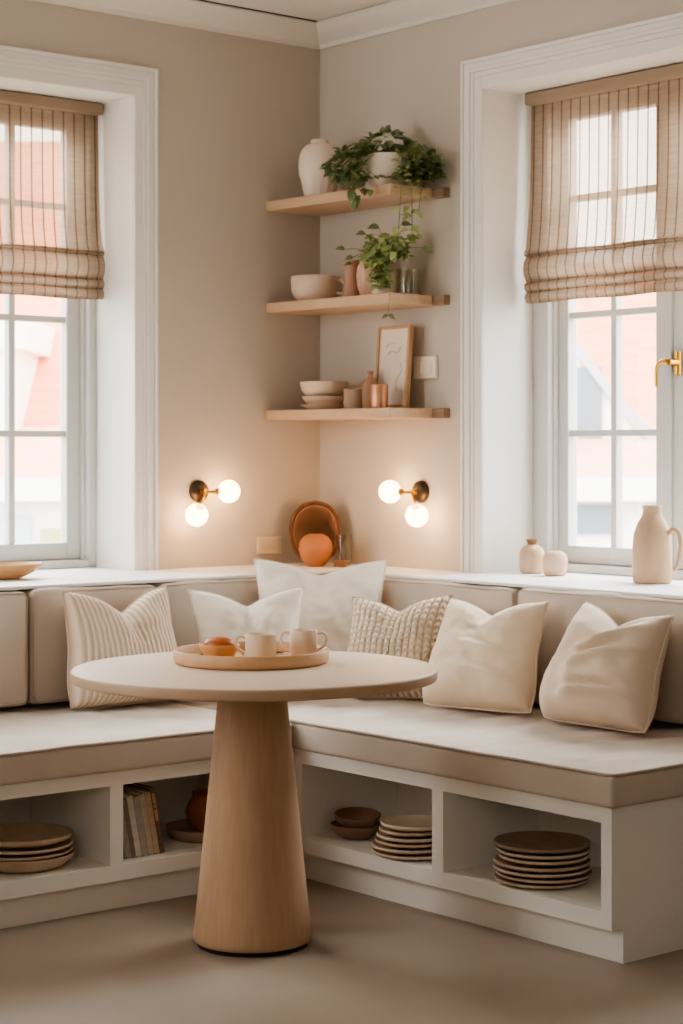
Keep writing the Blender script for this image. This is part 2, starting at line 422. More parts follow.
# brass handle on the right window: rose, spindle, curved lever
HX = .016
hd = thing('window_handle', 'brass lever handle on the right window beside the striped blind', 'handle', mapR(1.555+HX, .29, 1.64))
b = new(); tube(b, [mapR(1.575+HX, .290, 1.605), mapR(1.575+HX, .290, 1.685)], [.014, .014], 12); finish('backplate', b, M['brass'], hd)
b = new(); tube(b, [mapR(1.575+HX, .285, 1.648), mapR(1.575+HX, .262, 1.648), mapR(1.572+HX, .245, 1.648)], [.013, .010, .012], 12); finish('spindle', b, M['brass'], hd)
b = new(); tube(b, smoothpath([mapR(1.572+HX, .245, 1.648), mapR(1.555+HX, .240, 1.652), mapR(1.535+HX, .240, 1.645), mapR(1.522+HX, .240, 1.628), mapR(1.520+HX, .240, 1.60), mapR(1.521+HX, .240, 1.565)], 5), [.009]*5+[.0075]*5+[.007]*5+[.006]*11, 10); finish('lever', b, M['brass'], hd)

# ------------------------------------------------------------------ roman blinds
def blind(label, mp, a0, a1, y, mm, mf, dz=0):
    t = thing('roman_blind', label, 'blind', mp(a0, y, 1.90), group=None)
    b = new(); box(b, (a0, y-.035, 2.602), (a1, y+.012, 2.645), mp); finish('headrail', b, M['railcloth'], t, bevel=.006)
    def strip(prof, name, m, thick=0):
        b = new(); n = 60; k = len(prof); rows = []
        for i in range(n+1):
            fl = -.010 if name == 'fold' else .004
            a = a0+fl+(a1-a0-2*fl)*i/n
            row = []
            for j, (o, z) in enumerate(prof):
                fr = j/(k-1)
                wob = .003*math.sin(a*11+z*3)*fr
                edge = -.012*fr*fr*math.exp(-((a-a0)/.05)**2) if name == 'cloth_panel' else 0
                row.append(b.verts.new(mp(a+edge, y-o+wob, z+.002*math.sin(a*17+j))))
            rows.append(row)
        for A, B in zip(rows, rows[1:]):
            for j in range(k-1): b.faces.new((A[j], A[j+1], B[j+1], B[j]))
        return finish(name, b, m, t, angle=80)
    strip([(0, 2.61), (.002, 2.50), (.003, 2.38), (.006, 2.26), (.012, 2.17), (.020, 2.11+dz), (.026, 2.092+dz)], 'cloth_panel', mm)
    def fold(z0, z1, bulge):
        pr = []
        for i in range(13):
            t_ = i/12; pr.append((.012+bulge*math.sin(PI*min(1, t_*1.05))**.7, z0+(z1-z0)*t_))
        pr += [(.010, z1+.004), (.004, z1+.02)]
        strip(pr, 'fold', mf)
    fold(2.094+dz, 2.076+dz, .012); fold(2.082+dz, 1.985+dz, .018); fold(1.988+dz, 1.95+dz, .013); fold(1.952+dz, 1.91+dz, .010)
    return t
blind('woven striped roman blind half raised in the left window', mapL, .897, 2.08, .215, M['blindL'], M['foldL'])
blind('woven striped roman blind half raised in the right window above the brass handle', mapR, .968, 2.14, .205, M['blindR'], M['foldR'], -.028)

# ------------------------------------------------------------------ bench
def bench(label, mp, front, back, a0, a1, divs, end_a, loc, plinth_in, back_o):
    """front etc. are distances out from the wall (negative o)"""
    t = thing('storage_bench', label, 'bench', loc)
    zb, z0, z1, zt = .092, .138, .370, .411
    def part(name, p, q, bev=0):
        b = new(); box(b, p, q, mp); return finish(name, b, M['bench'], t, smooth=False, bevel=bev)
    part('top_panel', (a0, front, z1), (a1, back, zt)); part('bottom_shelf', (a0, front, zb), (a1, back_o, z0))
    for d0, d1 in divs: part('divider', (d0, front, z0), (d1, back_o, z1))
    part('back_panel', (a0, back_o, zb), (a1, back_o+.02, z1))
    part('plinth', (a0, front+plinth_in, .0), (a1, back, zb))
    return t
rb = bench('white storage bench under the right window with two open cubbies of plates', mapR, -1.09, -.195, .37, 2.515,
           [(1.195, 1.25), (1.848, 1.895), (2.503, 2.515)], 2.54, (-.64, -1.6, 0), .045, -.70)
b = new()
ep = [(-1.045, 0), (-.195, 0), (-.195, .411), (-1.09, .411), (-1.09, .092), (-1.045, .092)]
v0 = [b.verts.new((x, -2.515, z)) for x, z in ep]; v1 = [b.verts.new((x, -2.54, z)) for x, z in ep]
b.faces.new(v0); b.faces.new(v1[::-1])
for i in range(6): b.faces.new((v0[i], v0[(i+1) % 6], v1[(i+1) % 6], v1[i]))
finish('end_panel', b, M['bench'], rb, smooth=False)
lb = bench('white storage bench under the left window with books in a cubby', mapL, -1.215, -.365, 1.095, 3.05,
           [(1.095, 1.14), (1.73, 1.775), (2.375, 2.42), (3.01, 3.05)], 3.05, (-1.9, -.8, 0), .045, -.765)

# ------------------------------------------------------------------ cushions
def axis_pts(h, r, cell):
    inner = h-r; n = max(2, int(2*inner/cell)); p = [-h, -h+.35*r, -h+.7*r]
    p += [-inner+2*inner*i/n for i in range(n+1)]
    return p+[h-.7*r, h-.35*r, h]
def rounded_box(bm, c, size, r, cell=.04, puff=(0, 0, 0), amp=.0, seed=0, nscale=(6, 6, 6), zt_all=False):
    h = [s/2 for s in size]; P = [axis_pts(h[i], min(r, h[i]*.98), cell) for i in range(3)]
    cache = {}
    def V(i, j, k):
        key = (i, j, k)
        if key in cache: return cache[key]
        p = Vector((P[0][i], P[1][j], P[2][k])); rr = min(r, min(h)*.98)
        q = Vector([max(-(h[a]-rr), min(h[a]-rr, p[a])) for a in range(3)]); d = p-q
        if d.length > 1e-9: p = q+d.normalized()*rr
        u = [p[a]/h[a] for a in range(3)]
        off = Vector((0, 0, 0))
        for a in range(3):
            o1, o2 = [x for x in range(3) if x != a]
            off[a] = puff[a]*(max(0, u[a]) if a == 2 else u[a])*(1-min(1, abs(u[o1]))**4)*(1-min(1, abs(u[o2]))**4)
        if amp:
            nv = Vector((p.x*nscale[0]+seed*13.1, p.y*nscale[1]+seed*7.7, p.z*nscale[2]+seed))
            w = noise.fractal(nv, .8, 2.0, 3)
            edge = max(abs(u[0]), abs(u[1])) if h[2] < .1 else 0
            w *= 1-.9*edge**9
            off += (d.normalized() if d.length > 1e-9 else Vector((0, 0, 0)))*w*amp*(1 if zt_all else max(0, min(1, (p.z/h[2]+.75)/.5)))
        cache[key] = bm.verts.new(Vector(c)+p+off); return cache[key]
    n = [len(x)-1 for x in P]
    for k in (0, n[2]):
        for i in range(n[0]):
            for j in range(n[1]): bm.faces.new((V(i, j, k), V(i+1, j, k), V(i+1, j+1, k), V(i, j+1, k)))
    for j in (0, n[1]):
        for i in range(n[0]):
            for k in range(n[2]): bm.faces.new((V(i, j, k), V(i+1, j, k), V(i+1, j, k+1), V(i, j, k+1)))
    for i in (0, n[0]):
        for j in range(n[1]):
            for k in range(n[2]): bm.faces.new((V(i, j, k), V(i, j+1, k), V(i, j+1, k+1), V(i, j, k+1)))

def rrect(x0, x1, y0, y1, r, n=5):
    pts = []
    for cx, cy, a in ((x1-r, y1-r, 0), (x0+r, y1-r, 90), (x0+r, y0+r, 180), (x1-r, y0+r, 270)):
        for i in range(n+1):
            t = math.radians(a+90*i/n); pts.append((cx+r*math.cos(t), cy+r*math.sin(t)))
    return pts
def seat(label, x0, x1, y0, y1, seed, nscale):
    t = thing('seat_cushion', label, 'cushion', ((x0+x1)/2, (y0+y1)/2, .412))
    b = new(); rounded_box(b, ((x0+x1)/2, (y0+y1)/2, .4553), (x1-x0, y1-y0, .086), .014, .020, (0, 0, .004), .013, seed, nscale)
    finish('cushion_body', b, M['seat'], t, angle=80)
    b = new()
    pts = []
    raw = rrect(x0+.004, x1-.004, y0+.004, y1-.004, .02)
    for i, p in enumerate(raw):
        q = raw[(i+1) % len(raw)]; d = math.dist(p, q); n = max(1, int(d/.05))
        for k in range(n):
            xx, yy = p[0]+(q[0]-p[0])*k/n, p[1]+(q[1]-p[1])*k/n
            pts.append((xx, yy, .4985+.002*noise.noise(Vector((xx*5, yy*5, seed)))))
    tube(b, pts, .005, 8, closed=True); finish('piping', b, M['pipe'], t)
    return t
seat('long beige seat cushion on the right bench below the cream pillows', -1.105, -.20, -2.555, -.37, 3, (3.5, 12, 4))
seat('long beige seat cushion on the left bench behind the table', -3.05, -1.112, -1.235, -.37, 8, (10, 4, 4))

def back_cushion(label, mp, a0, a1, of, ob, m, seed, zt=.889):
    p, q = mp(a0+.007, of, .518), mp(a1-.007, ob, zt)
    lo = [min(p[i], q[i]) for i in range(3)]; hi = [max(p[i], q[i]) for i in range(3)]
    c = [(lo[i]+hi[i])/2 for i in range(3)]
    t = thing('back_cushion', label, 'cushion', (c[0], c[1], .518), group=None)
    pf = (.004, .012, .004) if mp is mapL else (.012, .004, .004)
    b = new(); rounded_box(b, c, [hi[i]-lo[i] for i in range(3)], .022, .03, pf, .007, seed, (5, 5, 3))
    finish('cushion_body', b, m, t, angle=80)
    # piping around the front face
    ofp = of+.006; pts = []
    raw = rrect(a0+.013, a1-.013, .526, zt-.005, .02)
    for i, p in enumerate(raw):
        q = raw[(i+1) % len(raw)]; n = max(1, int(math.dist(p, q)/.06))
        for k in range(n): pts.append(mp(p[0]+(q[0]-p[0])*k/n, ofp, p[1]+(q[1]-p[1])*k/n))
    b = new(); tube(b, pts, .004, 8, closed=True); finish('piping', b, M['pipe'], t)
    return t
back_cushion('back cushion coloured paler as window-lit at the far left end below the wooden dish', mapL, 1.615, 2.35, -.50, -.37, M['windowlit'], 1)
back_cushion('taupe back cushion behind the ribbed pillow on the left bench', mapL, 1.11, 1.61, -.497, -.37, M['back'], 2)
back_cushion('taupe back cushion between the ribbed pillow and the corner on the left bench', mapL, .345, 1.105, -.497, -.37, M['back'], 3)
back_cushion('taupe back cushion behind the chunky knit pillow on the right bench', mapR, .50, 1.432, -.345, -.20, M['back'], 4)
back_cushion('taupe back cushion behind the creased cream pillow, below the pitcher', mapR, 1.437, 2.56, -.345, -.20, M['back'], 5, .891)

# ------------------------------------------------------------------ pillows
def pillow(label, BL, BR, TR, TL, thick, dip, m, seed, ears=.014, wr=.013, folds=(), dipx=0., seam=True):
    BL, BR, TR, TL = map(Vector, (BL, BR, TR, TL))
    base = (BL+BR)/2
    t = thing('throw_pillow', label, 'pillow', (base.x, base.y, .505))
    n = 44
    nrm = ((BR-BL).cross(TL-BL)).normalized()      # towards the viewer side
    if nrm.dot(DEP) > 0: nrm = -nrm
    W = ((BR-BL).length+(TR-TL).length)/2; H = ((TL-BL).length+(TR-BR).length)/2
    b = new(); uvl = b.loops.layers.uv.new('UVMap')
    def pos(u, v, s):
        # concave edges with pointed corners
        ee = ears if v > 0 else ears*(1-1.0*min(1, -v*1.6))
        uu = u*(1-ee*(1-v*v)**1.0/(W/2)); vv = v*(1-((ears*.55 if v > 0 else 0)*(1-u*u)/(H/2)))
        if v < 0:
            k = (u*u)**4*(v*v)**4
            uu *= 1-.012*k; vv *= 1-.03*k
        if v > -1: 
            g = max(0, (v+.35)/1.35)
            vv -= 1.1*dip/(H/2)*math.exp(-(abs(u-dipx)/.45)**1.35)*g**1.6
        a, c = (uu+1)/2, (vv+1)/2
        p = BL*(1-a)*(1-c)+BR*a*(1-c)+TR*a*c+TL*(1-a)*c
        prof = (max(0, 1-abs(u)**3)*max(0, 1-abs(v)**3))**.5
        lowb = 1+.22*(-v)
        crease = 1-.45*math.exp(-((u-dipx)/.20)**2)*max(0, v)**1.2
        th = thick*prof*lowb*crease
        if s > 0:
            w = noise.fractal(Vector((u*2.1+seed*3.3, v*2.3+seed, seed*1.7)), .9, 2.0, 3)
            th += wr*w*prof
            for (fu, fv, ang, ln, wd, am) in folds:
                dx, dy = u-fu, v-fv; ca, sa = math.cos(ang), math.sin(ang)
                l, q = dx*ca+dy*sa, -dx*sa+dy*ca
                q += .10*l*l/max(ln, .1)
                th += 1.7*am*prof*math.exp(-(l/ln)**2)*(math.exp(-(q/wd)**2)-.8*math.exp(-((q-1.6*wd)/wd)**2))
            return p+nrm*max(0, th)
        return p-nrm*th*.62
    F = [[b.verts.new(pos(-1+2*i/n, -1+2*j/n, 1)) for j in range(n+1)] for i in range(n+1)]
    B = [[F[i][j] if i in (0, n) or j in (0, n) else b.verts.new(pos(-1+2*i/n, -1+2*j/n, -1)) for j in range(n+1)] for i in range(n+1)]
    for G in (F, B):
        for i in range(n):
            for j in range(n):
                f = b.faces.new((G[i][j], G[i+1][j], G[i+1][j+1], G[i][j+1]))
                for lp, (x, y) in zip(f.loops, ((i, j), (i+1, j), (i+1, j+1), (i, j+1))): lp[uvl].uv = (x/n, y/n)
    ring = [F[i][0].co.copy() for i in range(n)]+[F[n][j].co.copy() for j in range(n)]+[F[i][n].co.copy() for i in range(n, 0, -1)]+[F[0][j].co.copy() for j in range(n, 0, -1)]
    finish('pillow_cover', b, m, t, angle=85)
    b = new(); tube(b, ring, .003, 6, closed=True); finish('seam', b, m, t)
    return t
pillow('cream ribbed pillow on the left bench, left of the table tray', (-1.545, -.63, .513), (-1.105, -.61, .510), (-1.128, -.56, .894), (-1.535, -.56, .893), .115, .075, M['ribbed'], 1, dipx=.05)
pillow('plain white pillow behind the tray, in front of the corner pillow', (-1.049, -.66, .516), (-.785, -.85, .516), (-.719, -.80, .884), (-1.044, -.57, .875), .085, .055, M['ivory'], 2)
pillow('large white pillow standing in the bench corner', (-.772, -.62, .516), (-.446, -.89, .516), (-.338, -.786, .957), (-.698, -.486, .964), .09, .05, M['ivory'], 3, ears=.016, dipx=.0)
pillow('chunky knitted cream pillow behind the right side of the table', (-.655, -.915, .516), (-.470, -1.20, .516), (-.41, -1.205, .862), (-.55, -.855, .842), .105, .045, M['knit'], 4)
pillow('smooth cream pillow between the knitted pillow and the creased pillow', (-.60, -1.268, .517), (-.505, -1.668, .517), (-.405, -1.65, .866), (-.435, -1.225, .852), .12, .05, M['cream'], 5,
       folds=[(.35, -.1, -.25, .5, .10, .010), (.3, -.5, -.2, .5, .09, .010)])
pillow('creased cream pillow at the right end of the right bench', (-.54, -1.755, .517), (-.555, -2.185, .517), (-.405, -2.165, .855), (-.405, -1.81, .876), .13, .06, M['beige'], 6,
       folds=[(.2, .45, .5, .6, .10, .022), (.3, .1, .35, .5, .09, .020), (.35, -.55, .1, .5, .08, .026), (-.12, .0, 1.5, .9, .20, .009)])

# ------------------------------------------------------------------ table
TC = Vector((-1.657, -1.752, 0))
tb = thing('pedestal_table', 'round pale dining table on a tapered wooden pedestal', 'table', TC)
b = new(); lathe(b, [(0, .7235), (.4935, .7235), (.4935, .7495), (.4925, .7515), (.490, .752), (0, .752)], 120, TC); finish('tabletop', b, M['tabletop'], tb, angle=60)
b = new(); lathe(b, [(.4936, .722), (.4945, .7222), (.4972, .7245), (.498, .728), (.498, .745), (.4972, .7485), (.4945, .7505), (.4936, .7505), (.4936, .722)], 120, TC); finish('edge_band', b, M['edge'], tb, angle=60)
b = new(); lathe(b, [(0, .013), (.158, .013), (.1615, .018), (.1615, .03), (.1535, .10), (.133, .30), (.1125, .50), (.098, .64), (.0905, .705), (.0895, .722), (0, .722)], 96, TC-LAT*.006); finish('pedestal', b, M['oak'], tb, angle=50)
b = new(); lathe(b, [(0, 0), (.150, 0), (.150, .013), (0, .013)], 64, TC-LAT*.006); finish('base_ring', b, M['gap'], tb)

# tray and what is on it
TR = Vector((-1.585, -1.642, .752))
b = new(); lathe(b, [(0, 0), (.205, 0), (.214, .004), (.218, .012), (.218, .034), (.215, .038), (.211, .038), (.208, .034), (.207, .014), (.203, .011), (0, .011)], 96)
o = finish('serving_tray', b, M['traywood'], local=True, loc=TR, angle=50); tag(o, 'round wooden serving tray with a low rim on the table', 'tray')
ZT0 = .763
def mug(label, x, y, r, h, handles, name='mug'):
    t = thing(name, label, 'mug', (x, y, ZT0+.0005))
    z = ZT0+.0005
    b = new(); lathe(b, [(0, .004), (r*.78, .004), (r*.82, 0), (r*.93, .002), (r, .010), (r, h-.003), (r-.001, h), (r-.004, h), (r-.005, h-.004), (r-.005, .012), (0, .009)], 48, (x, y, z)); finish('cup', b, M['mug'], t, angle=50)
    b = new(); lathe(b, [(0, h-.018), (r-.0053, h-.018)], 32, (x, y, z)); finish('drink', b, M['mugin'], t)
    for s in handles:
        d = LAT*s
        pts = [Vector((x, y, z))+d*(r-.001)+Vector((0, 0, h*.86)), Vector((x, y, z))+d*(r+.016)+Vector((0, 0, h*.90)), Vector((x, y, z))+d*(r+.026)+Vector((0, 0, h*.72)),
               Vector((x, y, z))+d*(r+.021)+Vector((0, 0, h*.46)), Vector((x, y, z))+d*(r-.001)+Vector((0, 0, h*.26))]
        b = new(); tube(b, smoothpath(pts, 6), .0042, 10); finish('handle', b, M['mug'], t)
    return t
mug('larger cream mug in the middle of the tray', -1.600, -1.705, .0430, .074, (-1,))
mug('smaller cream mug with two side handles on the right of the tray', -1.462, -1.722, .0385, .078, (-1, 1))
BX = (-1.667, -1.602, ZT0+.0005)
b = new(); lathe(b, [(0, 0), (.037, 0), (.041, .003), (.046, .016), (.0545, .030), (.057, .041), (.0555, .043), (.0525, .042), (.049, .030), (.038, .012), (0, .010)], 48)
tag(finish('small_bowl', b, M['orange'], local=True, loc=BX, angle=60), 'small orange flared bowl on the left of the tray', 'bowl')
b = new(); lathe(b, [(0, 0), (.016, .002), (.032, .012), (.041, .024), (.041, .032), (.035, .041), (.020, .047), (0, .048)], 32, fn=lambda t, z: 1+.03*math.sin(5*t))
tag(finish('glazed_bun', b, M['bun'], local=True, loc=(BX[0], BX[1], BX[2]+.0135), angle=80), 'shiny orange bun sitting in the small bowl', 'bun')
def spoon(label, p, ang):
    b = new()
    g = Vector((math.cos(ang), math.sin(ang), 0))
    c = Vector((0, 0, .006))
    rows = []
    for i in range(9):
        t_ = -1+2*i/8; w = .011*math.sqrt(max(.02, 1-t_*t_)); rows.append((g*t_*.018, w))
    s = Vector((-g.y, g.x, 0)); prev = None
    for q, w in rows:
        cur = [b.verts.new(c+q+s*w*k+Vector((0, 0, .003*k*k))) for k in (-1, -.5, 0, .5, 1)]
        if prev:
            for k in range(4): b.faces.new((prev[k], prev[k+1], cur[k+1], cur[k]))
        prev = cur
    tube(b, [c+g*.016, c+g*.05+Vector((0, 0, .003)), c+g*.10], [.0022, .002, .003], 8)
    o = finish('teaspoon', b, M['steel'], local=True, loc=p, angle=80)
    so = o.modifiers.new('solid', 'SOLIDIFY'); so.thickness = .0012
    tag(o, label, 'spoon'); return o
spoon('dull metal teaspoon lying at the left edge of the tray', (-1.705, -1.505, ZT0-.003), 1.9-2.2)
spoon('dull metal teaspoon lying between the two mugs on the tray', (-1.466, -1.606, ZT0-.003), 2.4)

# ------------------------------------------------------------------ shelves
def shelf(label, zt):
    t = thing('floating_shelf', label, 'shelf', (-.1, -.35, zt-.038))
    b = new(); prism(b, [(-.001, -.001), (-.272, -.001), (-.238, -.695), (-.03, -.695), (-.001, -.695)], zt-.038, zt); finish('board', b, M['shelfwood'], t, smooth=False, bevel=.003)
    b = new(); prism(b, [(-.001, -.6955), (-.034, -.6955), (-.030, -.752), (-.001, -.757)], zt-.037, zt-.001); finish('wall_cleat', b, M['cleat'], t, smooth=False, bevel=.002)
    return t
Z1, Z2, Z3 = 2.311, 1.917, 1.501
shelf('topmost oak corner shelf carrying the ribbed vase and the trailing plant', Z1)
shelf('middle oak corner shelf carrying the handled bowl and the jar of greenery', Z2)
shelf('lowest oak corner shelf carrying stacked bowls and a leaning frame', Z3)

def solid(name, label, cat, prof, m, loc, group=None, seg=44, fn=None, angle=50):
    b = new(); lathe(b, prof, seg, fn=fn)
    return tag(finish(name, b, m, local=True, loc=loc, angle=angle), label, cat, group)
# top shelf
v = thing('ribbed_vase', 'matt white vase with a fluted lower half on the topmost shelf', 'vase', (-.17, -.206, Z1))
fl = lambda t, z: 1-.035*(abs(math.sin(7*t)))*max(0, min(1, (.085-z)/.03)) if z < .085 else 1
b = new(); lathe(b, [(0, 0), (.055, 0), (.059, .004), (.066, .035), (.073, .070), (.0765, .084), (.078, .088), (.0805, .115), (.0805, .14), (.076, .168), (.066, .188), (.052, .202), (.038, .208), (.034, .211), (.0335, .217), (.035, .221), (.033, .223), (.027, .221), (.026, .21), (0, .195)], 84, (-.17, -.206, Z1), fl)
finish('body', b, M['ceramic'], v, angle=40)

def leaf(bm, p, d, up, s, w=.8, curl=.25):
    d = d.normalized(); side = d.cross(up)
    if side.length < 1e-4: side = d.cross(Vector((1, 0, .3)))
    side.normalize(); n = side.cross(d).normalized()
    prof = [(0, 0), (.12, .34), (.35, .48), (.62, .38), (.85, .16), (1, 0)]
    mid = [bm.verts.new(p+d*s*t-n*curl*s*t*t) for t, _ in prof]
    for sg in (1, -1):
        ed = [bm.verts.new(p+d*s*t-n*curl*s*t*t+side*sg*s*w*x+n*s*.12*(x/.48)) for t, x in prof[1:-1]]
        bm.faces.new((mid[0], mid[1], ed[0]) if sg > 0 else (mid[0], ed[0], mid[1]))
        for i in range(3): bm.faces.new((mid[i+1], mid[i+2], ed[i+1], ed[i]) if sg > 0 else (mid[i+1], ed[i], ed[i+1], mid[i+2]))
        bm.faces.new((mid[4], mid[5], ed[3]) if sg > 0 else (mid[4], ed[3], mid[5]))
def over(p, m=.012):
    return p.x > -.272-m and p.y > -.76-m
def hang(c, la, out=0):
    y = -.712-out; x = c.x+(la+.6401*(y-c.y))/.7683
    if x < -.25:
        x = -.275-out; y = c.y-(la-.7683*(x-c.x))/.6401*1.0
        y = c.y+(.7683*(x-c.x)-la)/.6401
    return Vector((x, y, c.z))
def rnd(a, b_): return random.uniform(a, b_)
def clampwall(p):
    return Vector((min(p.x, -.02), min(p.y, -.02), p.z))
PC = Vector((-.125, -.565, Z1+.001))
pl = thing('trailing_plant', 'green trailing plant in a white bowl pot on the topmost shelf', 'plant', PC)
b = new(); lathe(b, [(0, 0), (.055, 0), (.062, .004), (.078, .03), (.089, .065), (.093, .10), (.094, .122), (.091, .125), (.086, .123), (.084, .10), (0, .095)], 56, PC); pot = finish('pot', b, M['ceramic'], pl, angle=50)
b = new(); lathe(b, [(0, .108), (.0842, .104)], 32, PC); finish('soil', b, M['soil'], pl)
bl, bs = new(), new()
clus = [(-.02, .0, .175, .10, .045, .05, 110), (-.16, -.06, .075, .075, .075, .05, 130), (-.115, -.05, .12, .04, .05, .05, 26), (.085, -.125, .038, .08, .035, .035, 130), (.135, -.11, .06, .05, .065, .04, 80), (-.06, -.155, .0, .05, .03, .025, 40), (-.13, -.17, -.02, .022, .05, .02, 16), (.115, -.04, .12, .04, .04, .04, 20), (.02, -.165, -.01, .02, .04, .02, 12)]
for (la, de, zz, rl, rz_, rd, n) in clus:
    cc = PC+LAT*la+DEP*de+Vector((0, 0, zz))
    for i in range(n):
        th, ph = rnd(0, 2*PI), math.acos(rnd(-1, 1)); rr = rnd(.5, 1.0)
        off = LAT*(math.cos(th)*math.sin(ph)*rl*rr)+DEP*(math.sin(th)*math.sin(ph)*rd*rr)+Vector((0, 0, math.cos(ph)*rz_*rr))
        p = clampwall(cc+off)
        if p.z < Z1+.012 and p.x > -.262 and p.y > -.72: p.z = Z1+rnd(.014, .04)
        rel = p-PC
        if Vector((rel.x, rel.y)).length < .097 and .0 < rel.z < .13: continue
        if -.115 < rel.dot(LAT) < .055 and rel.dot(DEP) < .02 and .02 < rel.z < .128: continue
        d = (off.normalized()*.7+Vector((rnd(-.6, .6), rnd(-.6, .6), rnd(-.7, .25)))+LAT*.0-DEP*.2)
        dl = d.normalized()
        s = rnd(.026, .044)
        if over(p) and p.z < Z1+.05:
            p.z = max(p.z, Z1+.022); dl.z = max(dl.z, .15); dl.normalize()
        elif over(p, .02) and p.z < Z1+.01 and p.z > Z1-.06: continue
        if (p+dl*s).x > -.005: dl.x = -abs(dl.x)
        leaf(bl, p, dl, Vector((rnd(-.3, .3), rnd(-.3, .3), 1))-DEP*.5, s, rnd(.75, .95))
        if i % 3 == 0 and Vector((rel.x, rel.y)).length > .1:
            top = PC+Vector((rel.x, rel.y, 0)).normalized()*.08+Vector((0, 0, .13))
            q = top.lerp(p, .5)+Vector((0, 0, .03))
            if rel.z < 0: q = Vector((p.x, p.y, Z1+.035))
            if not (-.12 < rel.dot(LAT) < .08 and rel.dot(DEP) < .02): tube(bs, smoothpath([top, q, p], 4), .0012, 5)
def vine(bl, bs, pts, nl, smin, smax, rad=.0014):
    path = smoothpath(pts, 10); tube(bs, path, rad, 5)
    for i in range(nl):
        k = int((i+.5)/nl*(len(path)-1)); p = path[k]
        d = LAT*rnd(.3, 1)*(1 if i % 2 else -1)+Vector((0, 0, rnd(-.9, .1)))-DEP*rnd(0, .6)
        if p.z > Z1-.07: d.z = rnd(.0, .4); d -= DEP*.8
        q = p+d.normalized()*.014
        tube(bs, [p, q], .0009, 4); leaf(bl, q, d, Vector((0, 0, 1))-DEP*.8, rnd(smin, smax), rnd(.75, .95))
rim = PC+Vector((0, 0, .125))
bl2 = new()
for la0, la1, la2, drop, n in ((.07, .075, .075, -.20, 12), (.055, .035, .02, -.26, 9), (.09, .11, .10, -.10, 5)):
    st = rim+LAT*la0*.8-DEP*.07
    vine(bl2, bs, [st, st.lerp(hang(PC, la1), .5)+Vector((0, 0, .0)), hang(PC, la1)+Vector((0, 0, .03)), hang(PC, la1, .02)+Vector((0, 0, -.02)), hang(PC, (la1+la2)/2, .03)+Vector((0, 0, drop*.5)), hang(PC, la2, .02)+Vector((0, 0, drop))], int(n*1.9), .026, .044)
finish('foliage', bl, M['leafdark'], pl, angle=80)
finish('trailing_leaves', bl2, M['leaflight'], pl, angle=80)
finish('stem', bs, M['stem'], pl)

# middle shelf
bw = thing('handled_bowl', 'wide pale bowl with a side handle at the left of the middle shelf', 'bowl', (-.155, -.164, Z2))
b = new(); lathe(b, [(0, .004), (.052, .004), (.056, 0), (.062, .002), (.083, .018), (.094, .045), (.095, .095), (.093, .098), (.089, .096), (.088, .05), (.068, .016), (0, .012)], 56, (-.155, -.164, Z2)); finish('body', b, M['bowlclay'], bw)
c = Vector((-.155, -.164, Z2)); d = Vector((.45, -.9, 0)).normalized()
b = new(); tube(b, smoothpath([c+d*.093+Vector((0, 0, .080)), c+d*.113+Vector((0, 0, .08)), c+d*.122+Vector((0, 0, .055)), c+d*.113+Vector((0, 0, .03)), c+d*.09+Vector((0, 0, .032))], 6), .006, 10); finish('handle', b, M['bowlclay'], bw)
solid('waisted_vase', 'slim terracotta vase with a narrow waist on the middle shelf', 'vase', [(0, 0), (.032, 0), (.034, .004), (.031, .03), (.025, .065), (.024, .095), (.029, .128), (.032, .146), (.030, .148), (.025, .13), (.018, .09), (0, .07)], M['terra'], (-.135, -.352, Z2))
solid('round_vase', 'rounded blush striped vase beside the jar of greenery on the middle shelf', 'vase', [(0, 0), (.026, 0), (.032, .006), (.044, .045), (.048, .085), (.044, .118), (.032, .138), (.024, .145), (.026, .153), (.022, .153), (.017, .14), (0, .12)], M['blush'], (-.12, -.439, Z2))
JC = Vector((-.14, -.547, Z2+.001))
jp = thing('jar_plant', 'pale green cutting growing from a ceramic jar on the middle shelf', 'plant', JC)
b = new(); lathe(b, [(0, 0), (.040, 0), (.044, .004), (.046, .03), (.045, .07), (.041, .088), (.038, .09), (.035, .086), (0, .07)], 44, JC); finish('jar', b, M['ceramic'], jp)
bl, bs, bd = new(), new(), new()
for i in range(420):
    th, ph = rnd(0, 2*PI), math.acos(rnd(-1, 1)); rr = rnd(.35, 1.)
    cz = rnd(.03, .215); wd = .09 if cz > .1 else .065
    p = clampwall(JC-DEP*.055+LAT*(.01+math.cos(th)*wd*rr)+DEP*(math.sin(th)*.045*rr)+Vector((0, 0, cz)))
    rel = p-JC
    if Vector((rel.x, rel.y)).length < .05 and rel.z < .1: continue
    if over(p): p.z = max(p.z, Z2+.03)
    elif p.z < Z2+.04: continue
    if Vector((p.x+.105, p.y+.645)).length < .085 and p.z < Z2+.14: continue
    leaf(bl, p, Vector((rnd(-1, 1), rnd(-1, 1), rnd(-.3, .5) if p.z < Z2+.07 else rnd(-.8, .5)))-DEP*.3, Vector((0, 0, 1))-DEP*.6, rnd(.022, .038), rnd(.75, 1))
    if i % 3 == 0: tube(bs, smoothpath([JC+Vector((0, 0, .085)), JC.lerp(p, .5)+Vector((0, 0, .08)), p], 4), .0011, 5)
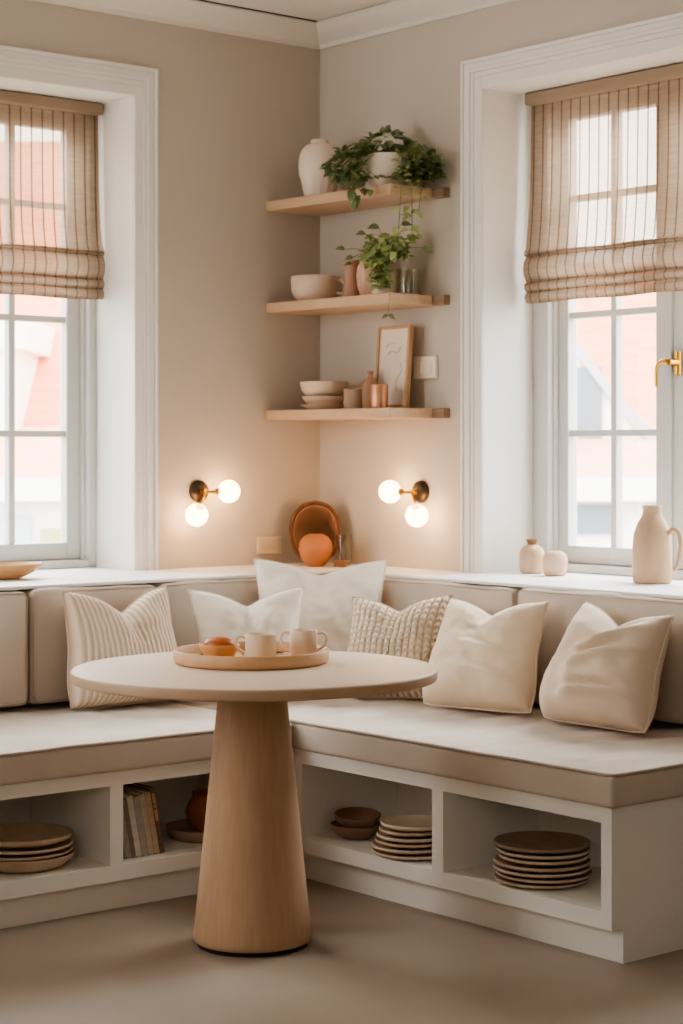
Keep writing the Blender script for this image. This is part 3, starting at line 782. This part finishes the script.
for la, de, zz, s in ((-.145, -.03, .17, .036), (-.115, -.05, .14, .034), (-.12, -.045, .115, .03), (.135, -.14, .165, .045), (.09, -.11, .20, .04), (-.02, -.13, .24, .045), (.06, -.13, .25, .04), (-.07, -.1, .22, .036)):
    p = clampwall(JC+LAT*la+DEP*de+Vector((0, 0, zz)))
    st = JC+Vector((0, 0, .085))
    tube(bs, smoothpath([st, st.lerp(p, .55)+Vector((0, 0, .035)), p], 6), .0011, 5)
    leaf(bd, p, LAT*(1 if la > 0 else -1)+Vector((0, 0, rnd(-.4, .2)))-DEP*.3, Vector((0, 0, 1))-DEP*.9, s, .9)
pv = [JC+Vector((0, 0, .085)), JC.lerp(hang(JC, .015), .5)+Vector((0, 0, .085)), hang(JC, .015)+Vector((0, 0, .03)), hang(JC, .015, .01)+Vector((0, 0, -.02)), hang(JC, .01, .008)+Vector((0, 0, -.088))]
tube(bs, smoothpath(pv, 8), .0011, 5)
leaf(bd, pv[-1], LAT*.8+Vector((0, 0, -.3)), Vector((0, 0, 1))-DEP, .03, .8); leaf(bd, pv[-1], -LAT+Vector((0, 0, -.3)), Vector((0, 0, 1))-DEP, .026, .8)
finish('foliage', bl, M['leaflight'], jp, angle=80); finish('outer_leaves', bd, M['leafdark'], jp, angle=80); finish('stem', bs, M['stem'], jp)
solid('glass_tumbler', 'clear glass tumbler at the right end of the middle shelf', 'glass', [(0, .002), (.038, .002), (.042, .005), (.045, .095), (.0445, .097), (.043, .095), (.040, .012), (0, .010)], M['clear'], (-.105, -.645, Z2))

# lowest shelf
SX, SY = -.13, -.185
solid('plate', 'pale flared plate at the bottom of the bowl stack on the lowest shelf', 'plate', [(0, 0), (.055, 0), (.06, .004), (.092, .018), (.093, .021), (.090, .021), (.058, .010), (0, .008)], M['bowlclay'], (SX, SY, Z3), 'stack of bowls and plate on the lowest shelf')
solid('bowl', 'shallow pale bowl in the middle of the stack on the lowest shelf', 'bowl', [(0, 0), (.045, 0), (.05, .003), (.075, .022), (.084, .036), (.085, .041), (.082, .041), (.07, .026), (.045, .009), (0, .007)], M['bowlclay'], (SX, SY, Z3+.0125), 'stack of bowls and plate on the lowest shelf')
solid('bowl', 'deeper pale bowl on top of the stack on the lowest shelf', 'bowl', [(0, 0), (.06, 0), (.072, .004), (.086, .02), (.092, .045), (.093, .054), (.090, .055), (.087, .048), (.08, .022), (.065, .010), (0, .008)], M['bowlclay'], (SX, SY, Z3+.0545), 'stack of bowls and plate on the lowest shelf')
cupp = lambda r, h: [(0, 0), (r*.92, 0), (r*.97, .003), (r, .01), (r, h-.002), (r-.001, h), (r-.004, h-.001), (r-.004, .01), (0, .008)]
solid('tumbler_cup', 'straight grey brown cup beside the bowl stack on the lowest shelf', 'cup', cupp(.040, .076), M['greycup'], (-.15, -.388, Z3))
solid('tumbler_cup', 'pale cup standing behind the grey brown cup on the lowest shelf', 'cup', cupp(.035, .082), M['bowlclay'], (-.066, -.352, Z3))
solid('bottle_vase', 'small brown bottle with a narrow neck on the lowest shelf', 'bottle', [(0, 0), (.028, 0), (.031, .004), (.033, .06), (.032, .088), (.025, .108), (.012, .119), (.010, .131), (.0135, .138), (.0135, .143), (.009, .144), (.007, .13), (0, .12)], M['bottle'], (-.125, -.452, Z3))
solid('tumbler_cup', 'shiny copper cup in front of the leaning picture frame', 'cup', cupp(.033, .088), M['copper'], (-.168, -.553, Z3))
# leaning frame
fr = thing('picture_frame', 'wooden picture frame with a pale print leaning on the lowest shelf', 'picture frame', (-.07, -.53, Z3))
def leanbox(bm, y0, y1, z0, z1, t0, t1):
    """slab in the plane leaning from x=-.088 at the shelf to x=-.03 at the top"""
    ax = Vector((.022, 0, .300)).normalized(); nn = Vector((-ax.z, 0, ax.x)); o = Vector((-.070, 0, Z3+.0025))
    box(bm, (y0, z0, t0), (y1, z1, t1), lambda y, z, t: o+ax*z+nn*t+Vector((0, y, 0)))
FY0, FY1, FH = -.612, -.430, .308
b = new(); w = .011
leanbox(b, FY0, FY0+w, 0, FH, 0, .022); leanbox(b, FY1-w, FY1, 0, FH, 0, .022); leanbox(b, FY0+w, FY1-w, 0, w, 0, .022); leanbox(b, FY0+w, FY1-w, FH-w, FH, 0, .022)
finish('frame', b, M['gilt'], fr, smooth=False, bevel=.002)
b = new(); leanbox(b, FY0+w, FY1-w, w, FH-w, .004, .014); finish('print', b, M['art'], fr, smooth=False)
b = new()
for (y0, z0, pts) in ((-.5, .1, [(-.49, .20), (-.51, .215), (-.54, .205), (-.56, .225)]), (0, 0, [(-.55, .06), (-.545, .10), (-.57, .14), (-.56, .17)]), (0, 0, [(-.48, .23), (-.50, .245), (-.53, .24)])):
    ax = Vector((.022, 0, .300)).normalized(); nn = Vector((-ax.z, 0, ax.x)); oo = Vector((-.070, 0, Z3+.0025))
    tube(b, smoothpath([oo+ax*z+nn*.0142+Vector((0, y, 0)) for y, z in pts], 6), .0035, 6, flat=.2)
finish('brush_mark', b, M['artline'], fr)

# switch and outlet
sw = thing('light_switch', 'cream double light switch on the right wall above the lowest shelf', 'switch', (-.006, -.625, 1.655))
b = new(); box(b, (-.016, -.694, 1.612), (-.001, -.570, 1.696)); finish('plate', b, M['plastic'], sw, smooth=False, bevel=.004)
for y in (-.660, -.605):
    b = new(); box(b, (-.020, y-.013, 1.634), (-.0155, y+.013, 1.676)); finish('rocker', b, M['plastic'], sw, smooth=False, bevel=.002)
ot = thing('wall_outlet', 'warm cream double socket plate on the left wall beside the round board', 'outlet', (-.26, -.005, .979))
b = new(); box(b, (-.32, -.013, .944), (-.201, -.001, 1.012)); finish('plate', b, M['plasticwarm'], ot, smooth=False, bevel=.004)
for x in (-.29, -.231):
    b = new(); tube(b, [(x, -.0125, .978), (x, -.0155, .978)], .017, 20); finish('socket', b, M['plasticwarm'], ot)

# ------------------------------------------------------------------ sconces
def sconce(label, mp, a):
    z = 1.192
    t = thing('wall_sconce', label, 'wall lamp', mp(a, 0, z))
    def P(al, out, dz): return mp(a-al, -out, z+dz)
    b = new(); prof = [(.001, .042), (.008, .0425), (.014, .040), (.022, .033), (.028, .020), (.030, .0)]
    rings = []
    for o, r in prof:
        if r == 0: rings.append([b.verts.new(P(0, o, 0))])
        else: rings.append([b.verts.new(P(r*math.cos(2*PI*k/32), o, r*math.sin(2*PI*k/32))) for k in range(32)])
    for A, B in zip(rings, rings[1:]):
        for k in range(32):
            j = (k+1) % 32
            b.faces.new((A[k], A[j], B[0]) if len(B) == 1 else (A[k], A[j], B[j], B[k]))
    b.faces.new(rings[0])
    finish('backplate', b, M['bronze'], t)
    g1, g2 = (.080, .088, .0), (-.066, .085, -.086)
    b = new(); tube(b, [P(0, .022, 0), P(.0, .052, 0)], [.011, .010], 14); finish('hub', b, M['brass'], t)
    for g in (g1, g2):
        b = new(); s = P(0, .048, -.002); e = P(*g); dr = (e-s).normalized()
        tube(b, [s, e-dr*.040], .0052, 12); tube(b, [e-dr*.052, e-dr*.036], [.011, .015], 14); finish('arm', b, M['brass'], t)
        b = new(); bmesh.ops.create_uvsphere(b, u_segments=32, v_segments=20, radius=.0425, matrix=Matrix.Translation(e)); finish('globe', b, M['globe'], t)
        pl_ = bpy.data.lights.new('bulb', 'POINT'); pl_.energy = 4.2; pl_.shadow_soft_size = .018; pl_.color = (1, .69, .43)
        po = bpy.data.objects.new('bulb', pl_); COL.objects.link(po); po.location = e
sconce('two-globe bronze sconce glowing on the left wall', mapL, .594)
sconce('two-globe bronze sconce glowing on the right wall', mapR, .602)

# ------------------------------------------------------------------ things on the ledge
ZL = ZS+.001
bd = thing('round_board', 'oval brown wooden board standing upright in the corner of the ledge', 'board', (-.11, -.11, ZL))
cB = Vector((-.125, -.125, ZL+.122)); ax = (DEP*.16+Vector((0, 0, 1))).normalized(); sd = LAT; nn = sd.cross(ax).normalized()
if nn.dot(DEP) > 0: nn = -nn
def oval(bm, prof, rx, rz_):
    rings = []
    for q, t_ in prof:
        rings.append([bm.verts.new(cB+sd*(math.copysign(abs(math.cos(2*PI*k/64))**.85, math.cos(2*PI*k/64))*rx*q)+ax*(math.sin(2*PI*k/64)*rz_*q)+nn*t_) for k in range(64)])
    for A, B in zip(rings, rings[1:]):
        for k in range(64): bm.faces.new((A[k], A[(k+1) % 64], B[(k+1) % 64], B[k]))
    bm.faces.new(rings[0]); bm.faces.new(rings[-1])
b = new(); oval(b, [(.97, 0), (1, .004), (1, .016), (.98, .020), (.90, .020), (.87, .014), (.4, .013)], .102, .121); finish('board', b, M['boardwood'], bd)
b = new(); oval(b, [(.865, .0142), (.86, .0152), (.80, .0142)], .102, .121); finish('groove', b, M['boardrim'], bd)
b = new()
tube(b, smoothpath([cB+ax*.108+sd*-.045+nn*.020, cB+ax*.119+nn*.021, cB+ax*.108+sd*.045+nn*.020], 8), .009, 10, flat=.5); finish('grip', b, M['boardrim'], bd)
solid('ball_vase', 'round orange clay vase in front of the oval board on the ledge', 'vase', [(0, 0), (.030, 0), (.036, .004), (.056, .028), (.0655, .062), (.061, .092), (.046, .112), (.028, .121), (.022, .122), (.020, .118), (0, .10)], M['gourd'], (-.205, -.226, ZL))
gj = thing('glass_jar', 'clear glass jar with a wooden spoon beside the orange clay vase', 'jar', (-.115, -.285, ZL))
b = new(); lathe(b, [(0, .003), (.028, .003), (.031, .006), (.031, .118), (.030, .12), (.0285, .118), (.0285, .012), (0, .010)], 36, (-.115, -.285, ZL)); finish('body', b, M['clear'], gj)
b = new(); tube(b, smoothpath([Vector((-.115, -.28, ZL+.014)), Vector((-.13, -.265, ZL+.10)), Vector((-.145, -.248, ZL+.17))], 5), [.005]*7+[.009]*4, 10); finish('wooden_spoon', b, M['boardwood'], gj)
solid('small_dish', 'tiny tan footed dish in front of the glass jar on the ledge', 'dish', [(0, 0), (.022, 0), (.024, .004), (.022, .009), (.034, .02), (.035, .023), (.032, .023), (.02, .013), (0, .012)], M['boardrim'], (-.165, -.325, ZL))
va = thing('bud_vase', 'small sandy vase with a dark narrow neck on the right window ledge', 'vase', (.115, -1.062, ZL))
b = new(); lathe(b, [(0, 0), (.036, 0), (.041, .004), (.046, .03), (.046, .065), (.041, .084), (.028, .097), (.018, .102), (0, .102)], 44, (.115, -1.062, ZL)); finish('body', b, M['sand'], va)
b = new(); lathe(b, [(.017, .100), (.0165, .110), (.020, .115), (.020, .120), (.017, .121), (.012, .119), (.012, .103)], 32, (.115, -1.062, ZL)); finish('neck', b, M['rimdark'], va)
solid('squat_vase', 'squat neckless blush vase beside the dark-necked vase', 'vase', [(0, 0), (.034, 0), (.039, .004), (.0445, .03), (.0445, .052), (.039, .073), (.026, .084), (.014, .086), (.012, .084), (0, .07)], M['sand2'], (.085, -1.205, ZL))
PX = Vector((.05, -1.684, ZL))
pi = thing('pitcher', 'tall sandy pitcher with a loop handle on the right window ledge', 'pitcher', PX)
b = new(); lathe(b, [(0, 0), (.058, 0), (.063, .004), (.066, .03), (.066, .115), (.062, .16), (.050, .196), (.038, .216), (.032, .228), (.031, .242), (.033, .255), (.031, .257), (.027, .255), (.026, .235), (0, .21)], 56, PX); finish('body', b, M['sand'], pi)
d = (LAT*.80-DEP*.60).normalized()
b = new(); tube(b, smoothpath([PX+d*.058+Vector((0, 0, .165)), PX+d*.078+Vector((0, 0, .180)), PX+d*.097+Vector((0, 0, .168)), PX+d*.105+Vector((0, 0, .135)), PX+d*.102+Vector((0, 0, .095)), PX+d*.092+Vector((0, 0, .06)), PX+d*.082+Vector((0, 0, .048))], 6), [.008]*37, 12, flat=1.); finish('handle', b, M['sand'], pi)
b = new(); tube(b, [Vector((0, 0, 0)), Vector((0, 0, .001))], .01, 6); b.free()
b = new(); lathe(b, [(0, 0), (.06, 0), (.075, .004), (.115, .022), (.145, .044), (.150, .050), (.146, .052), (.138, .046), (.11, .028), (.07, .012), (0, .010)], 64)
bmesh.ops.scale(b, vec=(1, .72, 1), verts=b.verts)
tag(finish('wooden_dish', b, M['dishwood'], local=True, loc=(-1.505, -.125, ZL)), 'shallow oval wooden dish on the left window ledge', 'dish')

# ------------------------------------------------------------------ plates, bowls and books in the cubbies
ZC = .1385
def plate_prof(r, h=.012):
    return [(0, 0), (r*.66, 0), (r*.74, .0015), (r*.95, h*.55), (r*.99, h*.75), (r, h), (r*.995, h+.0035), (r*.97, h+.0045), (r*.93, h+.001), (r*.72, .0075), (0, .0065)]
proto = {}
def plate(label, r, h, mk, x, y, z, group, name='plate', cat='plate'):
    k = (r, h, mk)
    if k not in proto:
        b = new(); lathe(b, plate_prof(r, h), 52); o = finish(name, b, M[mk], local=True, loc=(x, y, z), angle=60); proto[k] = o
    else:
        o = proto[k].copy(); COL.objects.link(o); o.location = (x, y, z)
    o.rotation_euler = (0, 0, rnd(0, 6)); return tag(o, label, cat, group)
def stack(x, y, items, group):
    z = ZC
    for lab, r, h, mk, step in items:
        plate(lab, r, h, mk, x+rnd(-.004, .004), y+rnd(-.004, .004), z, group); z += step
    return z
# left cubby: a deep dish with three plates
solid('serving_dish', 'deep tan serving dish at the bottom of the left cubby stack', 'dish', [(0, 0), (.10, 0), (.118, .005), (.142, .024), (.152, .040), (.151, .043), (.147, .042), (.135, .026), (.11, .010), (0, .008)], M['plate'], (-1.968, -1.05, ZC), 'stack of plates in the left cubby')
zz = ZC+.036
for i, lab in enumerate(('lowest plate, resting on the deep dish in the left cubby', 'middle plate of three above the deep dish in the left cubby', 'topmost thick plate in the left cubby stack')):
    plate(lab, (.149, .148, .146)[i], (.012, .013, .024)[i], ('plate', 'plate2', 'plate')[i], -1.972+.002*i, -1.045, zz, 'stack of plates in the left cubby'); zz += (.0165, .0165, 0)[i]
# books
bk = [((172, 160, 148), .022, .172, 11), ((140, 126, 114), .014, .178, 11), ((216, 208, 198), .020, .186, 11), ((180, 170, 158), .022, .180, 11), ((196, 182, 162), .020, .186, 11), ((196, 172, 142), .020, .190, 11), ((84, 68, 58), .016, .202, 11)]
blab = ['taupe book leaning at the left against the cubby divider', 'thin dark taupe book second from the cubby divider', 'pale cream book third from the cubby divider', 'grey beige book in the middle of the leaning row', 'sandy book behind the tan book in the leaning row', 'tan book beside the dark brown patterned book', 'dark brown book with a patterned spine at the right of the row']
xx = -1.727
prev_top = xx
for i, (c, th, hh, ang) in enumerate(bk):
    a = math.radians(ang)
    m = mat('book cloth', c, .8, var=.25, vscale=40) if i < 6 else mat('patterned book spine', c, .7, rgb2=(130, 108, 88), vscale=60)
    # base corner position so the book leans left on its neighbour
    base = Vector((xx+hh*math.sin(a)*.0 + (.040 if i == 0 else 0), -1.16, ZC))
    if i == 0: xx += .040
    t = thing('book', blab[i], 'book', base+Vector((0, 0, 0)), group='books leaning in the left bench cubby')
    def bmap(x, y, z, base=base, a=a):
        return base+Vector((x*math.cos(a)-z*math.sin(a), y, x*math.sin(a)+z*math.cos(a)))
    dep = .14
    b = new(); box(b, (0, 0, 0), (.0025, dep, hh), bmap); box(b, (th-.0025, 0, 0), (th, dep, hh), bmap); box(b, (0, -.003, 0), (th, 0, hh), bmap); finish('cover', b, m, t, smooth=False, bevel=.001)
    b = new(); box(b, (.0027, .001, .003), (th-.0027, dep-.004, hh-.004), bmap); finish('pages', b, M['pages'], t, smooth=False)
    if i == 6:
        b = new()
        for z0_, z1_ in ((.10, .135), (.14, .15), (.155, .185)): box(b, (.003, -.0042, z0_), (th-.003, -.003, z1_), bmap)
        finish('spine_panel', b, M['gilt'], t, smooth=False)
    xx += th/math.cos(a)+.0006
# rust pot on a tray at the right of that cubby
solid('round_tray', 'flat grey beige round dish under the rust pot in the left bench cubby', 'dish', [(0, 0), (.112, 0), (.120, .004), (.128, .030), (.127, .034), (.124, .034), (.116, .010), (0, .006)], M['greycup'], (-1.30, -1.035, ZC))
solid('rust_pot', 'rounded rust orange pot on the flat dish beside the books', 'pot', [(0, 0), (.050, 0), (.056, .004), (.074, .03), (.080, .06), (.072, .088), (.058, .104), (.058, .118), (.062, .122), (.058, .122), (.052, .114), (.050, .10), (0, .09)], M['rustpot'], (-1.262, -1.005, ZC+.010))
# right bench, left cubby
solid('bowl', 'lower brown bowl beside the plates in the cubby nearest the table', 'bowl', [(0, 0), (.042, 0), (.05, .004), (.075, .026), (.083, .042), (.081, .044), (.078, .042), (.068, .026), (.045, .010), (0, .008)], M['bowlbrown'], (-.955, -1.352, ZC), 'brown bowls in the right bench')
o = solid('bowl', 'upper brown bowl tilted in the lower brown bowl', 'bowl', [(0, 0), (.040, 0), (.047, .004), (.068, .026), (.074, .044), (.072, .046), (.069, .044), (.060, .026), (.042, .010), (0, .008)], M['bowlbrown'], (-.955, -1.356, ZC+.030), 'brown bowls in the right bench')
o.rotation_euler = (math.radians(5), math.radians(-3), 0)
g = 'pale plates in the cubby nearest the table'
stack(-.99, -1.652, [('widest plate at the base of the pale stack nearest the table', .122, .012, 'plate2', .0150), ('second plate up in the pale stack nearest the table', .118, .014, 'plate2', .0165), ('third plate up in the pale stack nearest the table', .108, .012, 'plate', .0155), ('fourth plate up in the pale stack nearest the table', .105, .013, 'plate2', .0165),
                      ('fifth plate up in the pale stack, just under the top one', .096, .012, 'plate', .0150), ('topmost plate of the pale stack nearest the table', .098, .016, 'plate2', 0)], g)
g = 'tan plates in the end cubby'
stack(-.953, -2.158, [('lowest plate of the tan stack in the end cubby', .132, .011, 'plate', .0150), ('second plate up in the end cubby stack', .135, .011, 'plate', .0150), ('third plate up in the end cubby stack', .136, .012, 'plate2', .0155), ('fourth plate up in the end cubby stack', .136, .013, 'plate', .0165),
                     ('fifth plate up in the end cubby stack', .126, .013, 'plate2', .0165), ('sixth plate up, just under the top plate in the end cubby', .132, .013, 'plate2', .0165), ('dark topmost plate of the end cubby stack', .136, .016, 'plate3', 0)], g)

# ------------------------------------------------------------------ outside
b = new(); box(b, (-14, .46, -.6), (30, 30, -.5)); box(b, (.46, -14, -.6), (30, .46, -.5)); struct('ground', b, M['paving'], smooth=False)
RZ = math.atan2(LAT.y, LAT.x)
def hroot(name, label, la, de):
    p = Vector((-4.863, -5.970, 0))+LAT*la+DEP*de
    return thing(name, label, 'building', (p.x, p.y, -.5), RZ)
def hpart(r, name, fill, m, parent=None, **k):
    b = new(); fill(b); b.transform(ROOTM[r]); return finish(name, b, m, parent or r, smooth=False, **k)
def slab(bm, pts, th=.08):
    v = [bm.verts.new(p) for p in pts]; w_ = [bm.verts.new(Vector(p)-Vector((0, 0, th))) for p in pts]
    bm.faces.new(v); bm.faces.new(w_[::-1]); n = len(pts)
    for i in range(n): bm.faces.new((v[i], v[(i+1) % n], w_[(i+1) % n], w_[i]))
# house seen through the right window (local x to the right, y away, z up from its ground)
hr = hroot('tiled_house', 'pale house with a clay roof and white gable outside the right window', 2.6, 17.0)
hpart(hr, 'wall', lambda b: box(b, (-2.9, 0, 0), (4.2, 5, 2.05)), M['render'])
hpart(hr, 'roof', lambda b: slab(b, [(-3.0, -.15, 1.98), (4.4, -.15, 1.98), (4.4, 2.6, 3.75), (-3.0, 2.6, 3.75)]), M['roof'])
def gable(b):
    pts = [(-2.9, 0), (.9, 0), (.9, 1.95), (.1, 1.98), (-.28, 2.28), (-.7, 2.80), (-1.6, 3.6), (-2.6, 2.45), (-2.9, 2.1)]
    lo = [b.verts.new((x, -.75, z)) for x, z in pts]; hi = [b.verts.new((x, 1.2, z)) for x, z in pts]
    b.faces.new(lo); b.faces.new(hi); n = len(pts)
    for i in range(n): b.faces.new((lo[i], lo[(i+1) % n], hi[(i+1) % n], hi[i]))
hpart(hr, 'gable_wall', gable, M['render'])
def barge(b):
    pr = smoothpath([(.55, -.80, 1.88), (.05, -.80, 2.02), (-.28, -.80, 2.32), (-.7, -.80, 2.84), (-1.6, -.80, 3.72)], 6)
    for p, q in zip(pr, pr[1:]):
        slab(b, [p, q, q+Vector((0, .07, 0)), p+Vector((0, .07, 0))], .13)
hpart(hr, 'bargeboard', barge, M['slate'])
wn = hpart(hr, 'window', lambda b: box(b, (-.72, -.78, 1.62), (-.42, -.74, 2.55)), M['outglass'])
ex = lambda x0, x1, z0, z1, y0=-1.9, y1=-1.85: (lambda b: box(b, (x0, y0, z0), (x1, y1, z1)))
hpart(hr, 'extension', lambda b: box(b, (-2.9, -1.85, 0), (4.2, -.8, 1.55)), M['render'])
hpart(hr, 'extension_roof', lambda b: slab(b, [(-3.0, -2.0, 1.66), (4.3, -2.0, 1.66), (4.3, -.8, 1.95), (-3.0, -.8, 1.95)], .03), M['roof2'])
hpart(hr, 'fascia', lambda b: box(b, (-3.0, -2.04, 1.46), (4.3, -1.98, 1.65)), M['render'])
for x in (-2.2, -.95, .3, 1.55, 2.8):
    hpart(hr, 'window', ex(x-.52, x+.52, 1.20, 1.42), M['outglass'])
    hpart(hr, 'window', ex(x-.52, x+.1, .96, 1.12), M['paleglass'])
# house seen through the left window
hl = hroot('brick_house', 'orange walled house with a white dormer outside the left window', -2.9, 17.0)
hpart(hl, 'wall', lambda b: box(b, (-4, 0, 0), (2.2, 5, 1.95)), M['render'])
hpart(hl, 'roof', lambda b: slab(b, [(-4.2, -.15, 1.95), (2.3, -.15, 1.95), (2.3, 4.6, 5.3), (-4.2, 4.6, 5.3)]), M['roof'])
def dormer(b):
    box(b, (-1.4, -.4, 1.9), (.10, 2, 2.72))
hpart(hl, 'dormer', dormer, M['render'])
hpart(hl, 'dormer_fascia', lambda b: box(b, (-1.5, -.5, 2.72), (.20, 2.2, 3.0)), M['render'])
hpart(hl, 'window', lambda b: box(b, (-1.2, -.43, 1.98), (-.12, -.39, 2.66)), M['outglass'])
hpart(hl, 'extension', lambda b: box(b, (-4, -1.85, 0), (2.2, -.2, 1.52)), M['render'])
hpart(hl, 'extension_roof', lambda b: slab(b, [(-4.1, -2.0, 1.66), (2.3, -2.0, 1.66), (2.3, -.15, 2.06), (-4.1, -.15, 2.06)], .03), M['roof2'])
hpart(hl, 'fascia', lambda b: box(b, (-4.1, -2.04, 1.46), (2.3, -1.98, 1.65)), M['render'])
for x in (-1.6, -.6, .22):
    hpart(hl, 'window', ex(x-.26, x+.26, .88, 1.34), M['paleglass'])
hpart(hl, 'door', ex(.56, .80, .5, 1.24), M['greendoor'])
hpart(hl, 'window', ex(.86, 1.3, .9, 1.3), M['paleglass'])

# ------------------------------------------------------------------ light
w = bpy.data.worlds.new('sky'); scene.world = w; w.use_nodes = True
bg = w.node_tree.nodes['Background']; bg.inputs['Color'].default_value = (.97, .985, 1.0, 1); bg.inputs['Strength'].default_value = 8
def area(name, loc, target, sx, sy, power, col=(1, .93, .84), portal=False):
    l = bpy.data.lights.new(name, 'AREA'); l.shape = 'RECTANGLE'; l.size = sx; l.size_y = sy; l.energy = power; l.color = col
    o = bpy.data.objects.new(name, l); COL.objects.link(o); o.location = loc
    o.rotation_euler = (Vector(target)-Vector(loc)).to_track_quat('-Z', 'Y').to_euler()
    if portal: l.cycles.is_portal = True
    return o
area('window_portal', (-1.49, .40, 1.78), (-1.49, -1, 1.78), 1.2, 1.75, 1, portal=True)
area('window_portal', (.40, -1.535, 1.78), (-1, -1.535, 1.78), 1.22, 1.75, 1, portal=True)
# added lamps, unseen above each window, to brighten seats and table
area('added_sky_lamp', (-1.3, 2.6, 4.0), (-1.5, -.6, 1.0), 2.4, 1.5, 440, (.98, .99, 1))
area('added_sky_lamp', (2.6, -1.2, 4.0), (-.6, -1.6, 1.0), 2.4, 1.5, 440, (.98, .99, 1))
# added daylight lamp for an assumed, unbuilt further left-wall window beyond the frame
area('assumed_window_lamp', (-4.3, -.12, 1.8), (-1.6, -2.2, .6), 1.6, 1.9, 75, (1, .97, .94))
area('added_room_fill', (-5.6, -5.6, 2.85), (-1.5, -1.5, 1.2), 2.6, 2.6, 42, (1, .94, .86))  # added fill lamp up by the ceiling, out of view

# ------------------------------------------------------------------ camera and view
cam = bpy.data.cameras.new('camera'); co = bpy.data.objects.new('camera', cam); COL.objects.link(co)
co.location = (-4.863, -5.970, 1.34); co.rotation_euler = (math.radians(90), 0, math.radians(-39.8))
cam.sensor_fit = 'VERTICAL'; cam.sensor_height = 36; cam.lens = 1940/1024*36; cam.shift_y = -60/1024; cam.shift_x = 0
cam.clip_start = .05; cam.clip_end = 200
cam.dof.use_dof = True; cam.dof.focus_distance = 5.5; cam.dof.aperture_fstop = 4.5
scene.camera = co
scene.view_settings.view_transform = 'AgX'; scene.view_settings.look = 'AgX - Medium High Contrast'; scene.view_settings.exposure = 0.25
scene.cycles.use_denoising = True
scene.cycles.max_bounces = 10; scene.cycles.transparent_max_bounces = 16; scene.cycles.diffuse_bounces = 6
scene.cycles.sample_clamp_indirect = 6; scene.cycles.caustics_reflective = False; scene.cycles.caustics_refractive = False
